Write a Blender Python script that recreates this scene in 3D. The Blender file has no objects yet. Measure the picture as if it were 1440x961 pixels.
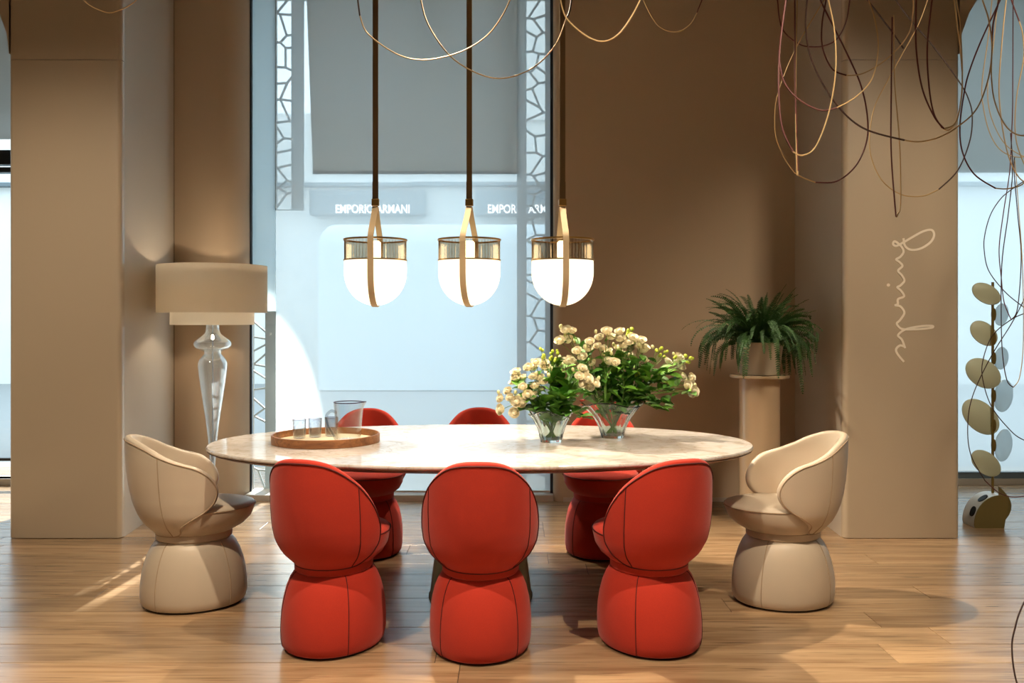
import bpy, math, random
import numpy as np
from mathutils import Vector, Matrix

random.seed(7)
scene = bpy.context.scene
COL = scene.collection
PI = math.pi
R = math.radians

# ------------------------------------------------------------------ camera, world, sun, exposure
FPX, CX, HY, CAMZ = 1250.0, 720.0, 450.0, 1.33
cam_d = bpy.data.cameras.new('camera')
cam_d.sensor_width = 36.0
cam_d.lens = 36.0 * FPX / 1440.0
cam_d.shift_y = -(480.5 - HY) / 1440.0
cam_d.clip_start = 0.05
cam_d.clip_end = 200
cam = bpy.data.objects.new('camera', cam_d)
cam.location = (0, 0, CAMZ)
cam.rotation_euler = (PI / 2, 0, 0)
COL.objects.link(cam)
scene.camera = cam

world = bpy.data.worlds.new('daylight')
scene.world = world
world.use_nodes = True
bg = world.node_tree.nodes['Background']
bg.inputs['Color'].default_value = (0.74, 0.90, 1.0, 1)
bg.inputs['Strength'].default_value = 3.0

SUN_DIR = Vector((0.07, 1.0, 0.554)).normalized()      # from the room towards the sun
sun_d = bpy.data.lights.new('sun', 'SUN')
sun_d.energy = 20.0
sun_d.angle = R(0.45)
sun_d.color = (1.0, 0.95, 0.86)
sun = bpy.data.objects.new('sun', sun_d)
sun.rotation_euler = SUN_DIR.to_track_quat('Z', 'Y').to_euler()
sun.location = (2, 30, 20)
COL.objects.link(sun)

vs = scene.view_settings
vs.view_transform = 'Standard'
vs.look = 'None'
vs.exposure = 0.0
vs.gamma = 1.0
vs.use_curve_mapping = False


def PX(px, d):
    return (px - CX) * d / FPX


def PZ(py, d):
    return CAMZ + (HY - py) * d / FPX


def P(px, py, d):
    return Vector((PX(px, d), d, PZ(py, d)))


# ------------------------------------------------------------------ materials
def lin(r, g, b):
    f = lambda c: ((c / 255 + 0.055) / 1.055) ** 2.4 if c / 255 > 0.04045 else c / 255 / 12.92
    return (f(r), f(g), f(b), 1.0)


MATS = {}


def newmat(name):
    m = bpy.data.materials.new(name)
    m.use_nodes = True
    nt = m.node_tree
    for n in list(nt.nodes):
        nt.nodes.remove(n)
    out = nt.nodes.new('ShaderNodeOutputMaterial')
    MATS[name] = m
    return m, nt, out


def principled(name, col, rough=0.5, metal=0.0, noise=None, bump=None, coat=0.0, sheen=0.0, spec=0.5,
               coat_rough=0.05, stretch=(1, 1, 1)):
    """noise=(scale, amount, second colour); bump=(scale, strength)"""
    m, nt, out = newmat(name)
    b = nt.nodes.new('ShaderNodeBsdfPrincipled')
    b.inputs['Base Color'].default_value = col
    b.inputs['Roughness'].default_value = rough
    b.inputs['Metallic'].default_value = metal
    b.inputs['Coat Weight'].default_value = coat
    b.inputs['Coat Roughness'].default_value = coat_rough
    b.inputs['Sheen Weight'].default_value = sheen
    b.inputs['Specular IOR Level'].default_value = spec
    tc = nt.nodes.new('ShaderNodeTexCoord')
    mp = nt.nodes.new('ShaderNodeMapping')
    mp.inputs['Scale'].default_value = stretch
    nt.links.new(tc.outputs['Object'], mp.inputs['Vector'])
    if noise:
        n = nt.nodes.new('ShaderNodeTexNoise')
        n.inputs['Scale'].default_value = noise[0]
        n.inputs['Detail'].default_value = 5
        nt.links.new(mp.outputs[0], n.inputs['Vector'])
        mx = nt.nodes.new('ShaderNodeMix')
        mx.data_type = 'RGBA'
        mx.inputs['A'].default_value = col
        mx.inputs['B'].default_value = noise[2]
        mr = nt.nodes.new('ShaderNodeMapRange')
        mr.inputs['From Min'].default_value = 0.35
        mr.inputs['From Max'].default_value = 0.65
        mr.inputs['To Max'].default_value = noise[1]
        nt.links.new(n.outputs['Fac'], mr.inputs['Value'])
        nt.links.new(mr.outputs[0], mx.inputs['Factor'])
        nt.links.new(mx.outputs['Result'], b.inputs['Base Color'])
    if bump:
        n2 = nt.nodes.new('ShaderNodeTexNoise')
        n2.inputs['Scale'].default_value = bump[0]
        n2.inputs['Detail'].default_value = 3
        nt.links.new(mp.outputs[0], n2.inputs['Vector'])
        bp = nt.nodes.new('ShaderNodeBump')
        bp.inputs['Strength'].default_value = bump[1]
        bp.inputs['Distance'].default_value = 0.002
        nt.links.new(n2.outputs['Fac'], bp.inputs['Height'])
        nt.links.new(bp.outputs[0], b.inputs['Normal'])
    nt.links.new(b.outputs[0], out.inputs[0])
    return m


def thin_glass(name, tint, gloss=(1, 1, 1, 1), base=0.05, rough=0.02, edge=0.75, power=3.0, diffuse=0.0):
    m, nt, out = newmat(name)
    tr = nt.nodes.new('ShaderNodeBsdfTransparent')
    tr.inputs['Color'].default_value = tint
    gl = nt.nodes.new('ShaderNodeBsdfGlossy')
    gl.inputs['Color'].default_value = gloss
    gl.inputs['Roughness'].default_value = rough
    lw = nt.nodes.new('ShaderNodeLayerWeight')
    lw.inputs['Blend'].default_value = 0.5
    pw = nt.nodes.new('ShaderNodeMath')
    pw.operation = 'POWER'
    pw.inputs[1].default_value = power
    nt.links.new(lw.outputs['Facing'], pw.inputs[0])
    mr = nt.nodes.new('ShaderNodeMapRange')
    mr.inputs['To Min'].default_value = base
    mr.inputs['To Max'].default_value = edge
    nt.links.new(pw.outputs[0], mr.inputs['Value'])
    mx = nt.nodes.new('ShaderNodeMixShader')
    nt.links.new(mr.outputs[0], mx.inputs[0])
    nt.links.new(tr.outputs[0], mx.inputs[1])
    nt.links.new(gl.outputs[0], mx.inputs[2])
    last = mx
    if diffuse:
        df = nt.nodes.new('ShaderNodeBsdfTranslucent')
        df.inputs['Color'].default_value = (0.9, 0.92, 0.92, 1)
        m2 = nt.nodes.new('ShaderNodeMixShader')
        m2.inputs[0].default_value = diffuse
        nt.links.new(mx.outputs[0], m2.inputs[1])
        nt.links.new(df.outputs[0], m2.inputs[2])
        last = m2
    nt.links.new(last.outputs[0], out.inputs[0])
    return m


def cloth_translucent(name, col, through, see, weave=900, diffuse_col=None):
    """through = share of translucent light, see = share that stays see-through, the rest reflects"""
    m, nt, out = newmat(name)
    tl = nt.nodes.new('ShaderNodeBsdfTranslucent')
    tl.inputs['Color'].default_value = col
    df = nt.nodes.new('ShaderNodeBsdfDiffuse')
    df.inputs['Color'].default_value = diffuse_col or col
    tr = nt.nodes.new('ShaderNodeBsdfTransparent')
    m1 = nt.nodes.new('ShaderNodeMixShader')
    m1.inputs[0].default_value = through
    nt.links.new(df.outputs[0], m1.inputs[1])
    nt.links.new(tl.outputs[0], m1.inputs[2])
    m2 = nt.nodes.new('ShaderNodeMixShader')
    m2.inputs[0].default_value = see
    nt.links.new(m1.outputs[0], m2.inputs[1])
    nt.links.new(tr.outputs[0], m2.inputs[2])
    nt.links.new(m2.outputs[0], out.inputs[0])
    return m


def emission(name, col, strength):
    m, nt, out = newmat(name)
    e = nt.nodes.new('ShaderNodeEmission')
    e.inputs['Color'].default_value = col
    e.inputs['Strength'].default_value = strength
    nt.links.new(e.outputs[0], out.inputs[0])
    return m


def wood(name, c1, c2, c3, rough=0.35, scale=1.0, axis=0, coat=0.0):
    m, nt, out = newmat(name)
    b = nt.nodes.new('ShaderNodeBsdfPrincipled')
    b.inputs['Roughness'].default_value = rough
    b.inputs['Coat Weight'].default_value = coat
    b.inputs['Coat Roughness'].default_value = 0.25
    tc = nt.nodes.new('ShaderNodeTexCoord')
    oi = nt.nodes.new('ShaderNodeObjectInfo')
    off = nt.nodes.new('ShaderNodeVectorMath')
    off.operation = 'SCALE'
    off.inputs[0].default_value = (37.0, 91.0, 13.0)
    nt.links.new(oi.outputs['Random'], off.inputs['Scale'])
    add = nt.nodes.new('ShaderNodeVectorMath')
    add.operation = 'ADD'
    nt.links.new(tc.outputs['Object'], add.inputs[0])
    nt.links.new(off.outputs[0], add.inputs[1])
    mp = nt.nodes.new('ShaderNodeMapping')
    st = [14.0 * scale] * 3
    st[axis] = 0.9 * scale
    mp.inputs['Scale'].default_value = st
    nt.links.new(add.outputs[0], mp.inputs['Vector'])
    n = nt.nodes.new('ShaderNodeTexNoise')
    n.inputs['Scale'].default_value = 1.6
    n.inputs['Detail'].default_value = 6
    n.inputs['Distortion'].default_value = 0.8
    nt.links.new(mp.outputs[0], n.inputs['Vector'])
    cr = nt.nodes.new('ShaderNodeValToRGB')
    cr.color_ramp.elements[0].position = 0.3
    cr.color_ramp.elements[0].color = c2
    cr.color_ramp.elements[1].position = 0.62
    cr.color_ramp.elements[1].color = c1
    nt.links.new(n.outputs['Fac'], cr.inputs[0])
    # dark pores
    mp2 = nt.nodes.new('ShaderNodeMapping')
    st2 = [90.0 * scale] * 3
    st2[axis] = 4.0 * scale
    mp2.inputs['Scale'].default_value = st2
    nt.links.new(add.outputs[0], mp2.inputs['Vector'])
    n2 = nt.nodes.new('ShaderNodeTexNoise')
    n2.inputs['Scale'].default_value = 1.0
    n2.inputs['Detail'].default_value = 3
    nt.links.new(mp2.outputs[0], n2.inputs['Vector'])
    mr = nt.nodes.new('ShaderNodeMapRange')
    mr.inputs['From Min'].default_value = 0.58
    mr.inputs['From Max'].default_value = 0.74
    mr.inputs['To Max'].default_value = 0.75
    nt.links.new(n2.outputs['Fac'], mr.inputs['Value'])
    mx = nt.nodes.new('ShaderNodeMix')
    mx.data_type = 'RGBA'
    nt.links.new(mr.outputs[0], mx.inputs['Factor'])
    nt.links.new(cr.outputs[0], mx.inputs['A'])
    mx.inputs['B'].default_value = c3
    # tone per piece
    mr2 = nt.nodes.new('ShaderNodeMapRange')
    mr2.inputs['To Min'].default_value = 0.8
    mr2.inputs['To Max'].default_value = 1.14
    nt.links.new(oi.outputs['Random'], mr2.inputs['Value'])
    hs = nt.nodes.new('ShaderNodeHueSaturation')
    nt.links.new(mr2.outputs[0], hs.inputs['Value'])
    nt.links.new(mx.outputs['Result'], hs.inputs['Color'])
    nt.links.new(hs.outputs[0], b.inputs['Base Color'])
    bp = nt.nodes.new('ShaderNodeBump')
    bp.inputs['Strength'].default_value = 0.25
    bp.inputs['Distance'].default_value = 0.001
    nt.links.new(n2.outputs['Fac'], bp.inputs['Height'])
    nt.links.new(bp.outputs[0], b.inputs['Normal'])
    nt.links.new(b.outputs[0], out.inputs[0])
    return m


def marble(name):
    m, nt, out = newmat(name)
    b = nt.nodes.new('ShaderNodeBsdfPrincipled')
    b.inputs['Roughness'].default_value = 0.09
    tc = nt.nodes.new('ShaderNodeTexCoord')
    n = nt.nodes.new('ShaderNodeTexNoise')
    n.inputs['Scale'].default_value = 7
    n.inputs['Detail'].default_value = 8
    n.inputs['Roughness'].default_value = 0.65
    n.inputs['Distortion'].default_value = 1.6
    nt.links.new(tc.outputs['Object'], n.inputs['Vector'])
    cr = nt.nodes.new('ShaderNodeValToRGB')
    e = cr.color_ramp.elements
    e[0].position = 0.30
    e[0].color = lin(178, 164, 150)
    e[1].position = 0.56
    e[1].color = lin(208, 202, 196)
    x = cr.color_ramp.elements.new(0.43)
    x.color = lin(199, 190, 180)
    nt.links.new(n.outputs['Fac'], cr.inputs[0])
    n2 = nt.nodes.new('ShaderNodeTexNoise')
    n2.inputs['Scale'].default_value = 2.6
    n2.inputs['Detail'].default_value = 10
    n2.inputs['Distortion'].default_value = 2.2
    nt.links.new(tc.outputs['Object'], n2.inputs['Vector'])
    s = nt.nodes.new('ShaderNodeMath')
    s.operation = 'SUBTRACT'
    s.inputs[1].default_value = 0.5
    nt.links.new(n2.outputs['Fac'], s.inputs[0])
    a = nt.nodes.new('ShaderNodeMath')
    a.operation = 'ABSOLUTE'
    nt.links.new(s.outputs[0], a.inputs[0])
    mr = nt.nodes.new('ShaderNodeMapRange')
    mr.inputs['From Max'].default_value = 0.02
    mr.inputs['To Min'].default_value = 0.45
    mr.inputs['To Max'].default_value = 0.0
    nt.links.new(a.outputs[0], mr.inputs['Value'])
    mx = nt.nodes.new('ShaderNodeMix')
    mx.data_type = 'RGBA'
    nt.links.new(mr.outputs[0], mx.inputs['Factor'])
    nt.links.new(cr.outputs[0], mx.inputs['A'])
    mx.inputs['B'].default_value = lin(160, 138, 120)
    nt.links.new(mx.outputs['Result'], b.inputs['Base Color'])
    nt.links.new(b.outputs[0], out.inputs[0])
    return m


M = MATS
wood('oak_floor', lin(174, 143, 108), lin(146, 114, 82), lin(84, 64, 46), rough=0.27, coat=0.35)
principled('joint', lin(58, 42, 30), 0.8)
principled('lacquer', lin(190, 174, 150), 0.32, coat=0.55, coat_rough=0.12)
principled('lacquer_pale', lin(196, 186, 172), 0.34, coat=0.3, coat_rough=0.15)
principled('wall_fabric', lin(192, 171, 145), 0.85, bump=(400, 0.2), stretch=(1, 1, 1))
principled('wall_plain', lin(150, 136, 118), 0.8)
principled('ceiling_paint', lin(150, 138, 122), 0.9)
principled('seam_dark', lin(96, 80, 62), 0.7)
principled('dark_metal', lin(48, 58, 68), 0.4, 0.3)
principled('sill_metal', lin(196, 188, 176), 0.4, 0.2)
cloth_translucent('frosted_panel', (0.80, 0.87, 0.90, 1), 0.7, 0.0)
principled('lattice_metal', lin(176, 186, 190), 0.5, 0.1)
principled('lettering_white', lin(246, 234, 214), 0.5)
cloth_translucent('sheer', (0.88, 0.93, 0.95, 1), 0.80, 0.37)
cloth_translucent('shade_blind', (0.50, 0.50, 0.47, 1), 0.55, 0.03)
thin_glass('window_glass', (0.95, 0.98, 0.99, 1), base=0.03, edge=0.5)
principled('stone_facade', lin(226, 226, 222), 0.9, noise=(0.6, 0.5, lin(206, 208, 206)))
principled('fascia_grey', lin(104, 116, 122), 0.7)
principled('awning_pale', lin(214, 224, 228), 0.9)
principled('asphalt', lin(150, 152, 152), 0.9)
emission('sign_white', (0.95, 0.98, 1.0, 1), 2.6)
principled('red_fabric', lin(186, 50, 30), 0.82, bump=(900, 0.25), noise=(260, 0.3, lin(164, 40, 24)), sheen=0.15, spec=0.25)
principled('red_piping', lin(84, 18, 14), 0.8)
principled('beige_leather', lin(196, 180, 158), 0.42, bump=(260, 0.12), spec=0.4)
principled('beige_piping', lin(172, 149, 122), 0.6)
principled('black_glide', lin(18, 17, 16), 0.6)
marble('marble')
wood('table_wood', lin(128, 82, 56), lin(92, 58, 40), lin(52, 32, 24), rough=0.35)
principled('bronze', lin(122, 120, 100), 0.35, 0.75)
wood('tray_wood', lin(152, 100, 58), lin(116, 72, 40), lin(70, 42, 24), rough=0.4, scale=1.6)
principled('tray_leather', lin(226, 208, 172), 0.5)
thin_glass('clear_glass', (0.93, 0.95, 0.96, 1), base=0.05, edge=0.72, power=2.2)
thin_glass('lamp_glass', (0.93, 0.95, 0.96, 1), gloss=(0.95, 0.98, 1, 1), base=0.05, edge=0.9, power=1.7, diffuse=0.10)
thin_glass('violet_rim', (0.40, 0.26, 0.36, 1), base=0.12, edge=0.6)
thin_glass('jug_glass', (0.80, 0.83, 0.86, 1), base=0.08, edge=0.75, power=1.8)
thin_glass('vase_glass', (0.80, 0.88, 0.84, 1), base=0.03, edge=0.65, power=4.0, rough=0.0)
thin_glass('water', (0.93, 0.97, 0.95, 1), base=0.02, edge=0.3)
thin_glass('ribbed_glass', (0.84, 0.77, 0.66, 1), gloss=(1, 0.94, 0.84, 1), base=0.22, edge=0.85, power=1.2, rough=0.12)
principled('brass', lin(198, 158, 92), 0.3, 0.9)
principled('brass_satin', lin(176, 140, 84), 0.38, 0.85)
principled('strap', lin(118, 98, 68), 0.85, bump=(500, 0.2))
principled('strap_stitched', lin(172, 148, 112), 0.8, bump=(500, 0.2))
emission('opal_glow', (1.0, 0.88, 0.66, 1), 1.6)
emission('bulb_glow', (1.0, 0.78, 0.5, 1), 6.0)
emission('lamp_bulb', (1.0, 0.80, 0.58, 1), 150.0)
cloth_translucent('lamp_shade_cloth', (0.88, 0.82, 0.72, 1), 0.6, 0.0, diffuse_col=(0.78, 0.70, 0.58, 1))
cloth_translucent('diffuser_cloth', (0.92, 0.88, 0.80, 1), 0.6, 0.0)
principled('chrome', lin(200, 204, 208), 0.15, 1.0)
principled('rose_petal', lin(253, 247, 222), 0.6, noise=(30, 0.5, lin(248, 232, 188)))
principled('rose_bud', lin(226, 222, 160), 0.6)
principled('green_leaf', lin(84, 138, 48), 0.5, noise=(20, 0.6, lin(54, 104, 34)))
principled('green_leaf_bright', lin(110, 158, 52), 0.5, noise=(20, 0.6, lin(78, 128, 40)))
principled('green_stem', lin(96, 132, 52), 0.6)
principled('berry_green', lin(184, 200, 62), 0.35)
principled('fern_green', lin(58, 96, 38), 0.6, noise=(14, 0.7, lin(32, 64, 26)))
principled('fern_stem', lin(62, 82, 34), 0.7)
principled('pot_ceramic', lin(186, 170, 146), 0.5)
principled('soil', lin(48, 36, 26), 0.95)
principled('pedestal_lacquer', lin(196, 172, 140), 0.22, coat=0.5)
principled('wire_brass', lin(200, 168, 118), 0.45, 0.3)
principled('wire_leather', lin(92, 32, 24), 0.6)
principled('wire_dark', lin(62, 40, 30), 0.6)
principled('olive_leaf', lin(198, 203, 174), 0.5)
thin_glass('pale_leaf', (0.80, 0.88, 0.90, 1), base=0.08, edge=0.4, diffuse=0.7)
principled('stand_brass', lin(170, 146, 86), 0.35, 0.8)
principled('stand_base', lin(150, 136, 86), 0.4, 0.6)
principled('white_enamel', lin(225, 225, 220), 0.3)
principled('spot_housing', lin(60, 56, 50), 0.5, 0.3)
emission('spot_lens', (1.0, 0.84, 0.6, 1), 8.0)


gm, gnt, gout = newmat('vase_refract')
gb = gnt.nodes.new('ShaderNodeBsdfPrincipled')
gb.inputs['Base Color'].default_value = (0.90, 0.97, 0.95, 1)
gb.inputs['Transmission Weight'].default_value = 1.0
gb.inputs['Roughness'].default_value = 0.0
gb.inputs['IOR'].default_value = 1.45
gnt.links.new(gb.outputs[0], gout.inputs[0])


# ------------------------------------------------------------------ mesh helpers
class MB:
    def __init__(self):
        self.v = []
        self.f = []

    def add(self, verts, faces):
        o = len(self.v)
        self.v += [tuple(p) for p in verts]
        self.f += [tuple(i + o for i in f) for f in faces]

    def box(self, x0, x1, y0, y1, z0, z1):
        self.add([(x0, y0, z0), (x1, y0, z0), (x1, y1, z0), (x0, y1, z0),
                  (x0, y0, z1), (x1, y0, z1), (x1, y1, z1), (x0, y1, z1)],
                 [(0, 3, 2, 1), (4, 5, 6, 7), (0, 1, 5, 4), (1, 2, 6, 5), (2, 3, 7, 6), (3, 0, 4, 7)])
        return self

    def prism(self, poly, z0, z1):
        n = len(poly)
        a = sum(poly[i][0] * poly[(i + 1) % n][1] - poly[(i + 1) % n][0] * poly[i][1] for i in range(n))
        if a < 0:
            poly = poly[::-1]
        vs_ = [(x, y, z0) for x, y in poly] + [(x, y, z1) for x, y in poly]
        fs = [tuple(range(n - 1, -1, -1)), tuple(range(n, 2 * n))]
        fs += [(i, (i + 1) % n, n + (i + 1) % n, n + i) for i in range(n)]
        self.add(vs_, fs)
        return self

    def tube(self, pts, r, seg=8, closed=False, caps=True):
        pts = [Vector(p) for p in pts]
        n = len(pts)
        rr = r if isinstance(r, (list, tuple)) else [r] * n
        vs_, fs = [], []
        up = None
        for i in range(n):
            if closed:
                t = pts[(i + 1) % n] - pts[i - 1]
            else:
                t = pts[min(i + 1, n - 1)] - pts[max(i - 1, 0)]
            if t.length < 1e-9:
                t = Vector((0, 0, 1))
            t.normalize()
            if up is None:
                up = Vector((0, 0, 1)) if abs(t.z) < 0.9 else Vector((1, 0, 0))
            a = up - t * up.dot(t)
            if a.length < 1e-6:
                a = t.orthogonal()
            a.normalize()
            b = t.cross(a)
            up = a
            for k in range(seg):
                an = 2 * PI * k / seg
                vs_.append(pts[i] + (a * math.cos(an) + b * math.sin(an)) * rr[i])
        m = n if closed else n - 1
        for i in range(m):
            j = (i + 1) % n
            for k in range(seg):
                k2 = (k + 1) % seg
                fs.append((i * seg + k, j * seg + k, j * seg + k2, i * seg + k2)[::-1])
        if caps and not closed:
            fs.append(tuple(range(seg)))
            fs.append(tuple((n - 1) * seg + k for k in range(seg - 1, -1, -1)))
        self.add(vs_, fs)
        return self

    def rings(self, rings, close=True, cap0=True, cap1=True):
        """rings: list of equal-length vertex loops"""
        n = len(rings[0])
        vs_ = [p for rg in rings for p in rg]
        fs = []
        for i in range(len(rings) - 1):
            for k in range(n if close else n - 1):
                k2 = (k + 1) % n
                fs.append((i * n + k, i * n + k2, (i + 1) * n + k2, (i + 1) * n + k))
        if cap0:
            fs.append(tuple(range(n - 1, -1, -1)))
        if cap1:
            o = (len(rings) - 1) * n
            fs.append(tuple(o + k for k in range(n)))
        self.add(vs_, fs)
        return self

    def lathe(self, prof, seg=48, c=(0, 0, 0), cap0=True, cap1=True, ell=None):
        rg = []
        for p in prof:
            r, z = p[0], p[1]
            rg.append([(c[0] + r * math.cos(2 * PI * k / seg), c[1] + r * math.sin(2 * PI * k / seg), c[2] + z)
                       for k in range(seg)])
        return self.rings(rg, True, cap0, cap1)

    def ball(self, c, r, u=10, v=6, sz=1.0):
        prof = []
        for i in range(v + 1):
            a = -PI / 2 + PI * i / v
            prof.append((max(r * math.cos(a), r * 0.02), r * sz * math.sin(a)))
        return self.lathe(prof, u, c)

    def mesh(self, name, mat, smooth=True, angle=40):
        me = bpy.data.meshes.new(name)
        me.from_pydata(self.v, [], self.f)
        me.validate()
        if smooth:
            me.polygons.foreach_set('use_smooth', [True] * len(me.polygons))
            try:
                me.set_sharp_from_angle(angle=R(angle))
            except Exception:
                pass
        if mat:
            me.materials.append(M[mat])
        me.update()
        return me

    def build(self, name, mat, parent=None, loc=(0, 0, 0), rz=0.0, smooth=True, angle=40):
        o = bpy.data.objects.new(name, self.mesh(name, mat, smooth, angle))
        COL.objects.link(o)
        o.location = loc
        o.rotation_euler = (0, 0, rz)
        if parent:
            o.parent = parent
        return o


def tag(o, label=None, cat=None, group=None, kind=None):
    if label:
        o['label'] = label
    if cat:
        o['category'] = cat
    if group:
        o['group'] = group
    if kind:
        o['kind'] = kind
    return o


def struct(o, label=None):
    o['kind'] = 'structure'
    if label:
        o['label'] = label
    return o


def thing(name, loc, rz, label, cat, group=None):
    o = bpy.data.objects.new(name, None)
    o.empty_display_size = 0.1
    COL.objects.link(o)
    o.location = loc
    o.rotation_euler = (0, 0, rz)
    return tag(o, label, cat, group)


def children_of(o):
    return [c for c in bpy.data.objects if c.parent == o]


def copy_tree(o, parent=None):
    c = o.copy()
    COL.objects.link(c)
    if parent:
        c.parent = parent
    for ch in children_of(o):
        copy_tree(ch, c)
    return c


def bevel(o, w, seg=3):
    b = o.modifiers.new('bevel', 'BEVEL')
    b.width = w
    b.segments = seg
    b.limit_method = 'ANGLE'
    return o


def smooth_path(pts, n=10, closed=False):
    """Catmull-Rom through points"""
    pts = [Vector(p) for p in pts]
    out = []
    m = len(pts)
    for i in range(m if closed else m - 1):
        if closed:
            p0, p1, p2, p3 = pts[i - 1], pts[i], pts[(i + 1) % m], pts[(i + 2) % m]
        else:
            p0, p1, p2, p3 = pts[max(i - 1, 0)], pts[i], pts[i + 1], pts[min(i + 2, m - 1)]
        for k in range(n):
            t = k / n
            out.append(0.5 * ((2 * p1) + (p2 - p0) * t + (2 * p0 - 5 * p1 + 4 * p2 - p3) * t * t
                              + (3 * p1 - p0 - 3 * p2 + p3) * t ** 3))
    if not closed:
        out.append(pts[-1])
    return out


# ------------------------------------------------------------------ the room
CEIL = 4.2
RX0, RX1, RY0 = -7.0, 7.0, -3.0
COLY, BACKY, BAYY = 5.4, 6.5, 7.2

floor = struct(MB().box(RX0, RX1, RY0, 8.0, -0.10, -0.004).build('floor', 'joint', smooth=False),
               'warm oak plank floor')
# planks run across the room; 0.20 m wide
plank_mesh = {}


def plank(x0, x1, y0, y1):
    L, W = round(x1 - x0, 3), round(y1 - y0, 3)
    key = (L, W)
    if key not in plank_mesh:
        g = 0.0012
        b = 0.002
        mb = MB()
        a0, a1, c0, c1 = -L / 2 + g, L / 2 - g, -W / 2 + g, W / 2 - g
        lo = [(a0, c0, -0.012), (a1, c0, -0.012), (a1, c1, -0.012), (a0, c1, -0.012)]
        mid = [(x, y, -b * 0.6) for x, y, z in lo]
        hi = [(a0 + b, c0 + b, 0), (a1 - b, c0 + b, 0), (a1 - b, c1 - b, 0), (a0 + b, c1 - b, 0)]
        mb.rings([lo, mid, hi])
        plank_mesh[key] = mb.mesh('plank', 'oak_floor', smooth=False)
    o = bpy.data.objects.new('plank', plank_mesh[key])
    COL.objects.link(o)
    o.parent = floor
    o.location = ((x0 + x1) / 2, (y0 + y1) / 2, 0)


PW = 0.2
rng = random.Random(3)
y = 1.845
row = 0
while y < 7.9:
    lim = 5.2
    x = -lim - rng.choice([0.0, 0.5, 1.0, 1.5])
    while x < lim:
        L = rng.choice([1.8, 2.0, 2.2, 2.4])
        plank(x, x + L, y, y + PW)
        x += L
    y += PW
    row += 1
fill = MB()
fill.box(RX0, RX1, RY0, 1.845, -0.02, 0.0)
fill.build('floor_rear', 'oak_floor', floor, smooth=False)

struct(MB().box(RX0, RX1, RY0, 8.0, CEIL, CEIL + 0.1).build('ceiling', 'ceiling_paint', smooth=False))
struct(MB().box(RX0 - 0.1, RX0, RY0, 8.0, -0.1, CEIL).build('wall_left', 'wall_plain', smooth=False))
struct(MB().box(RX1, RX1 + 0.1, RY0, 8.0, -0.1, CEIL).build('wall_right', 'wall_plain', smooth=False))
struct(MB().box(RX0, RX1, RY0 - 0.1, RY0, -0.1, CEIL).build('wall_front', 'wall_plain', smooth=False))

WX0, WX1 = PX(352, BACKY + 0.17), PX(778, BACKY + 0.07)        # window opening


def arc(cx_, cy_, r, a0, a1, n=8):
    return [(cx_ + r * math.cos(R(a0 + (a1 - a0) * i / n)), cy_ + r * math.sin(R(a0 + (a1 - a0) * i / n)))
            for i in range(n + 1)]


WBL = PX(245, BACKY)
WBR = PX(1118, BACKY)
rl, rr_ = 0.17, 0.07
poly_l = [(WBL - 0.15, BACKY)] + arc(WX0 - rl, BACKY + rl, rl, -90, 0) + [(WX0 - 0.13, 7.0), (WBL - 0.15, 7.0)]
poly_r = [(WBR + 0.1, 7.0), (WX1, 7.0)] + arc(WX1 + rr_, BACKY + rr_, rr_, 180, 270) + [(WBR + 0.1, BACKY)]
wb = MB()
wb.prism(poly_l, 0, CEIL)
wall_back = struct(wb.build('wall_back', 'wall_fabric', angle=30), 'beige wall between the pillar and the big window')
struct(MB().prism(poly_r, 0, CEIL).build('wall_back', 'wall_fabric', angle=30),
       'brown beige wall behind the fern pedestal')

# low plinths
for k, (a, b) in enumerate(((WBL - 0.02, WX0 - rl), (WX1 + rr_, WBR + 0.02))):
    struct(MB().box(a, b, BACKY - 0.008, BACKY + 0.01, 0, 0.03).build('baseboard_back', 'sill_metal', smooth=False))


def pillar(name, x0, x1, xb0, xb1, flare, label):
    """pillar with splayed reveal; front face of lacquered panels with a joint"""
    root = thing(name, (0, 0, 0), 0, label, None)
    root['kind'] = 'structure'
    rad = 0.03
    core = [(x0 + 0.03, COLY + 0.02), (x1 - 0.03, COLY + 0.02), (xb1, 7.25), (xb0, 7.25)]
    MB().prism(core, 0, CEIL).build('core', 'wall_plain', root, smooth=False)
    zj = PZ(84, COLY)
    for z0, z1 in ((0.004, zj - 0.0015), (zj + 0.0015, CEIL)):
        pl = [(x0, COLY + 0.05)] + arc(x0 + rad, COLY + rad, rad, 180, 270, 6) + \
             arc(x1 - rad, COLY + rad, rad, 270, 360, 6) + [(x1, COLY + 0.05)]
        MB().prism(pl, z0, z1).build('front_panel', 'lacquer', root, angle=30)
    return root


CLX0, CLX1 = PX(12, COLY), PX(170, COLY)
CRX0, CRX1 = PX(1187, COLY), PX(1350, COLY)
pl_ = pillar('trim_1', CLX0, CLX1, CLX0 - 0.2, WBL - 0.04, -1, 'glossy beige pillar beside the floor lamp')
pr_ = pillar('trim_2', CRX0, CRX1, WBR + 0.04, CRX1 + 0.2, 1, 'glossy beige pillar carrying white script lettering')
# splayed reveals (pale lacquer side panels)
MB().prism([(CLX1, COLY + 0.05), (WBL, BACKY + 0.02), (WBL - 0.05, BACKY + 0.02), (CLX1 - 0.05, COLY + 0.05)], 0, CEIL) \
    .build('side_panel', 'lacquer_pale', pl_, smooth=False)
MB().prism([(CRX0, COLY + 0.05), (WBR, BACKY + 0.02), (WBR + 0.05, BACKY + 0.02), (CRX0 + 0.05, COLY + 0.05)], 0, CEIL) \
    .build('side_panel', 'lacquer_pale', pr_, smooth=False)


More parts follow.
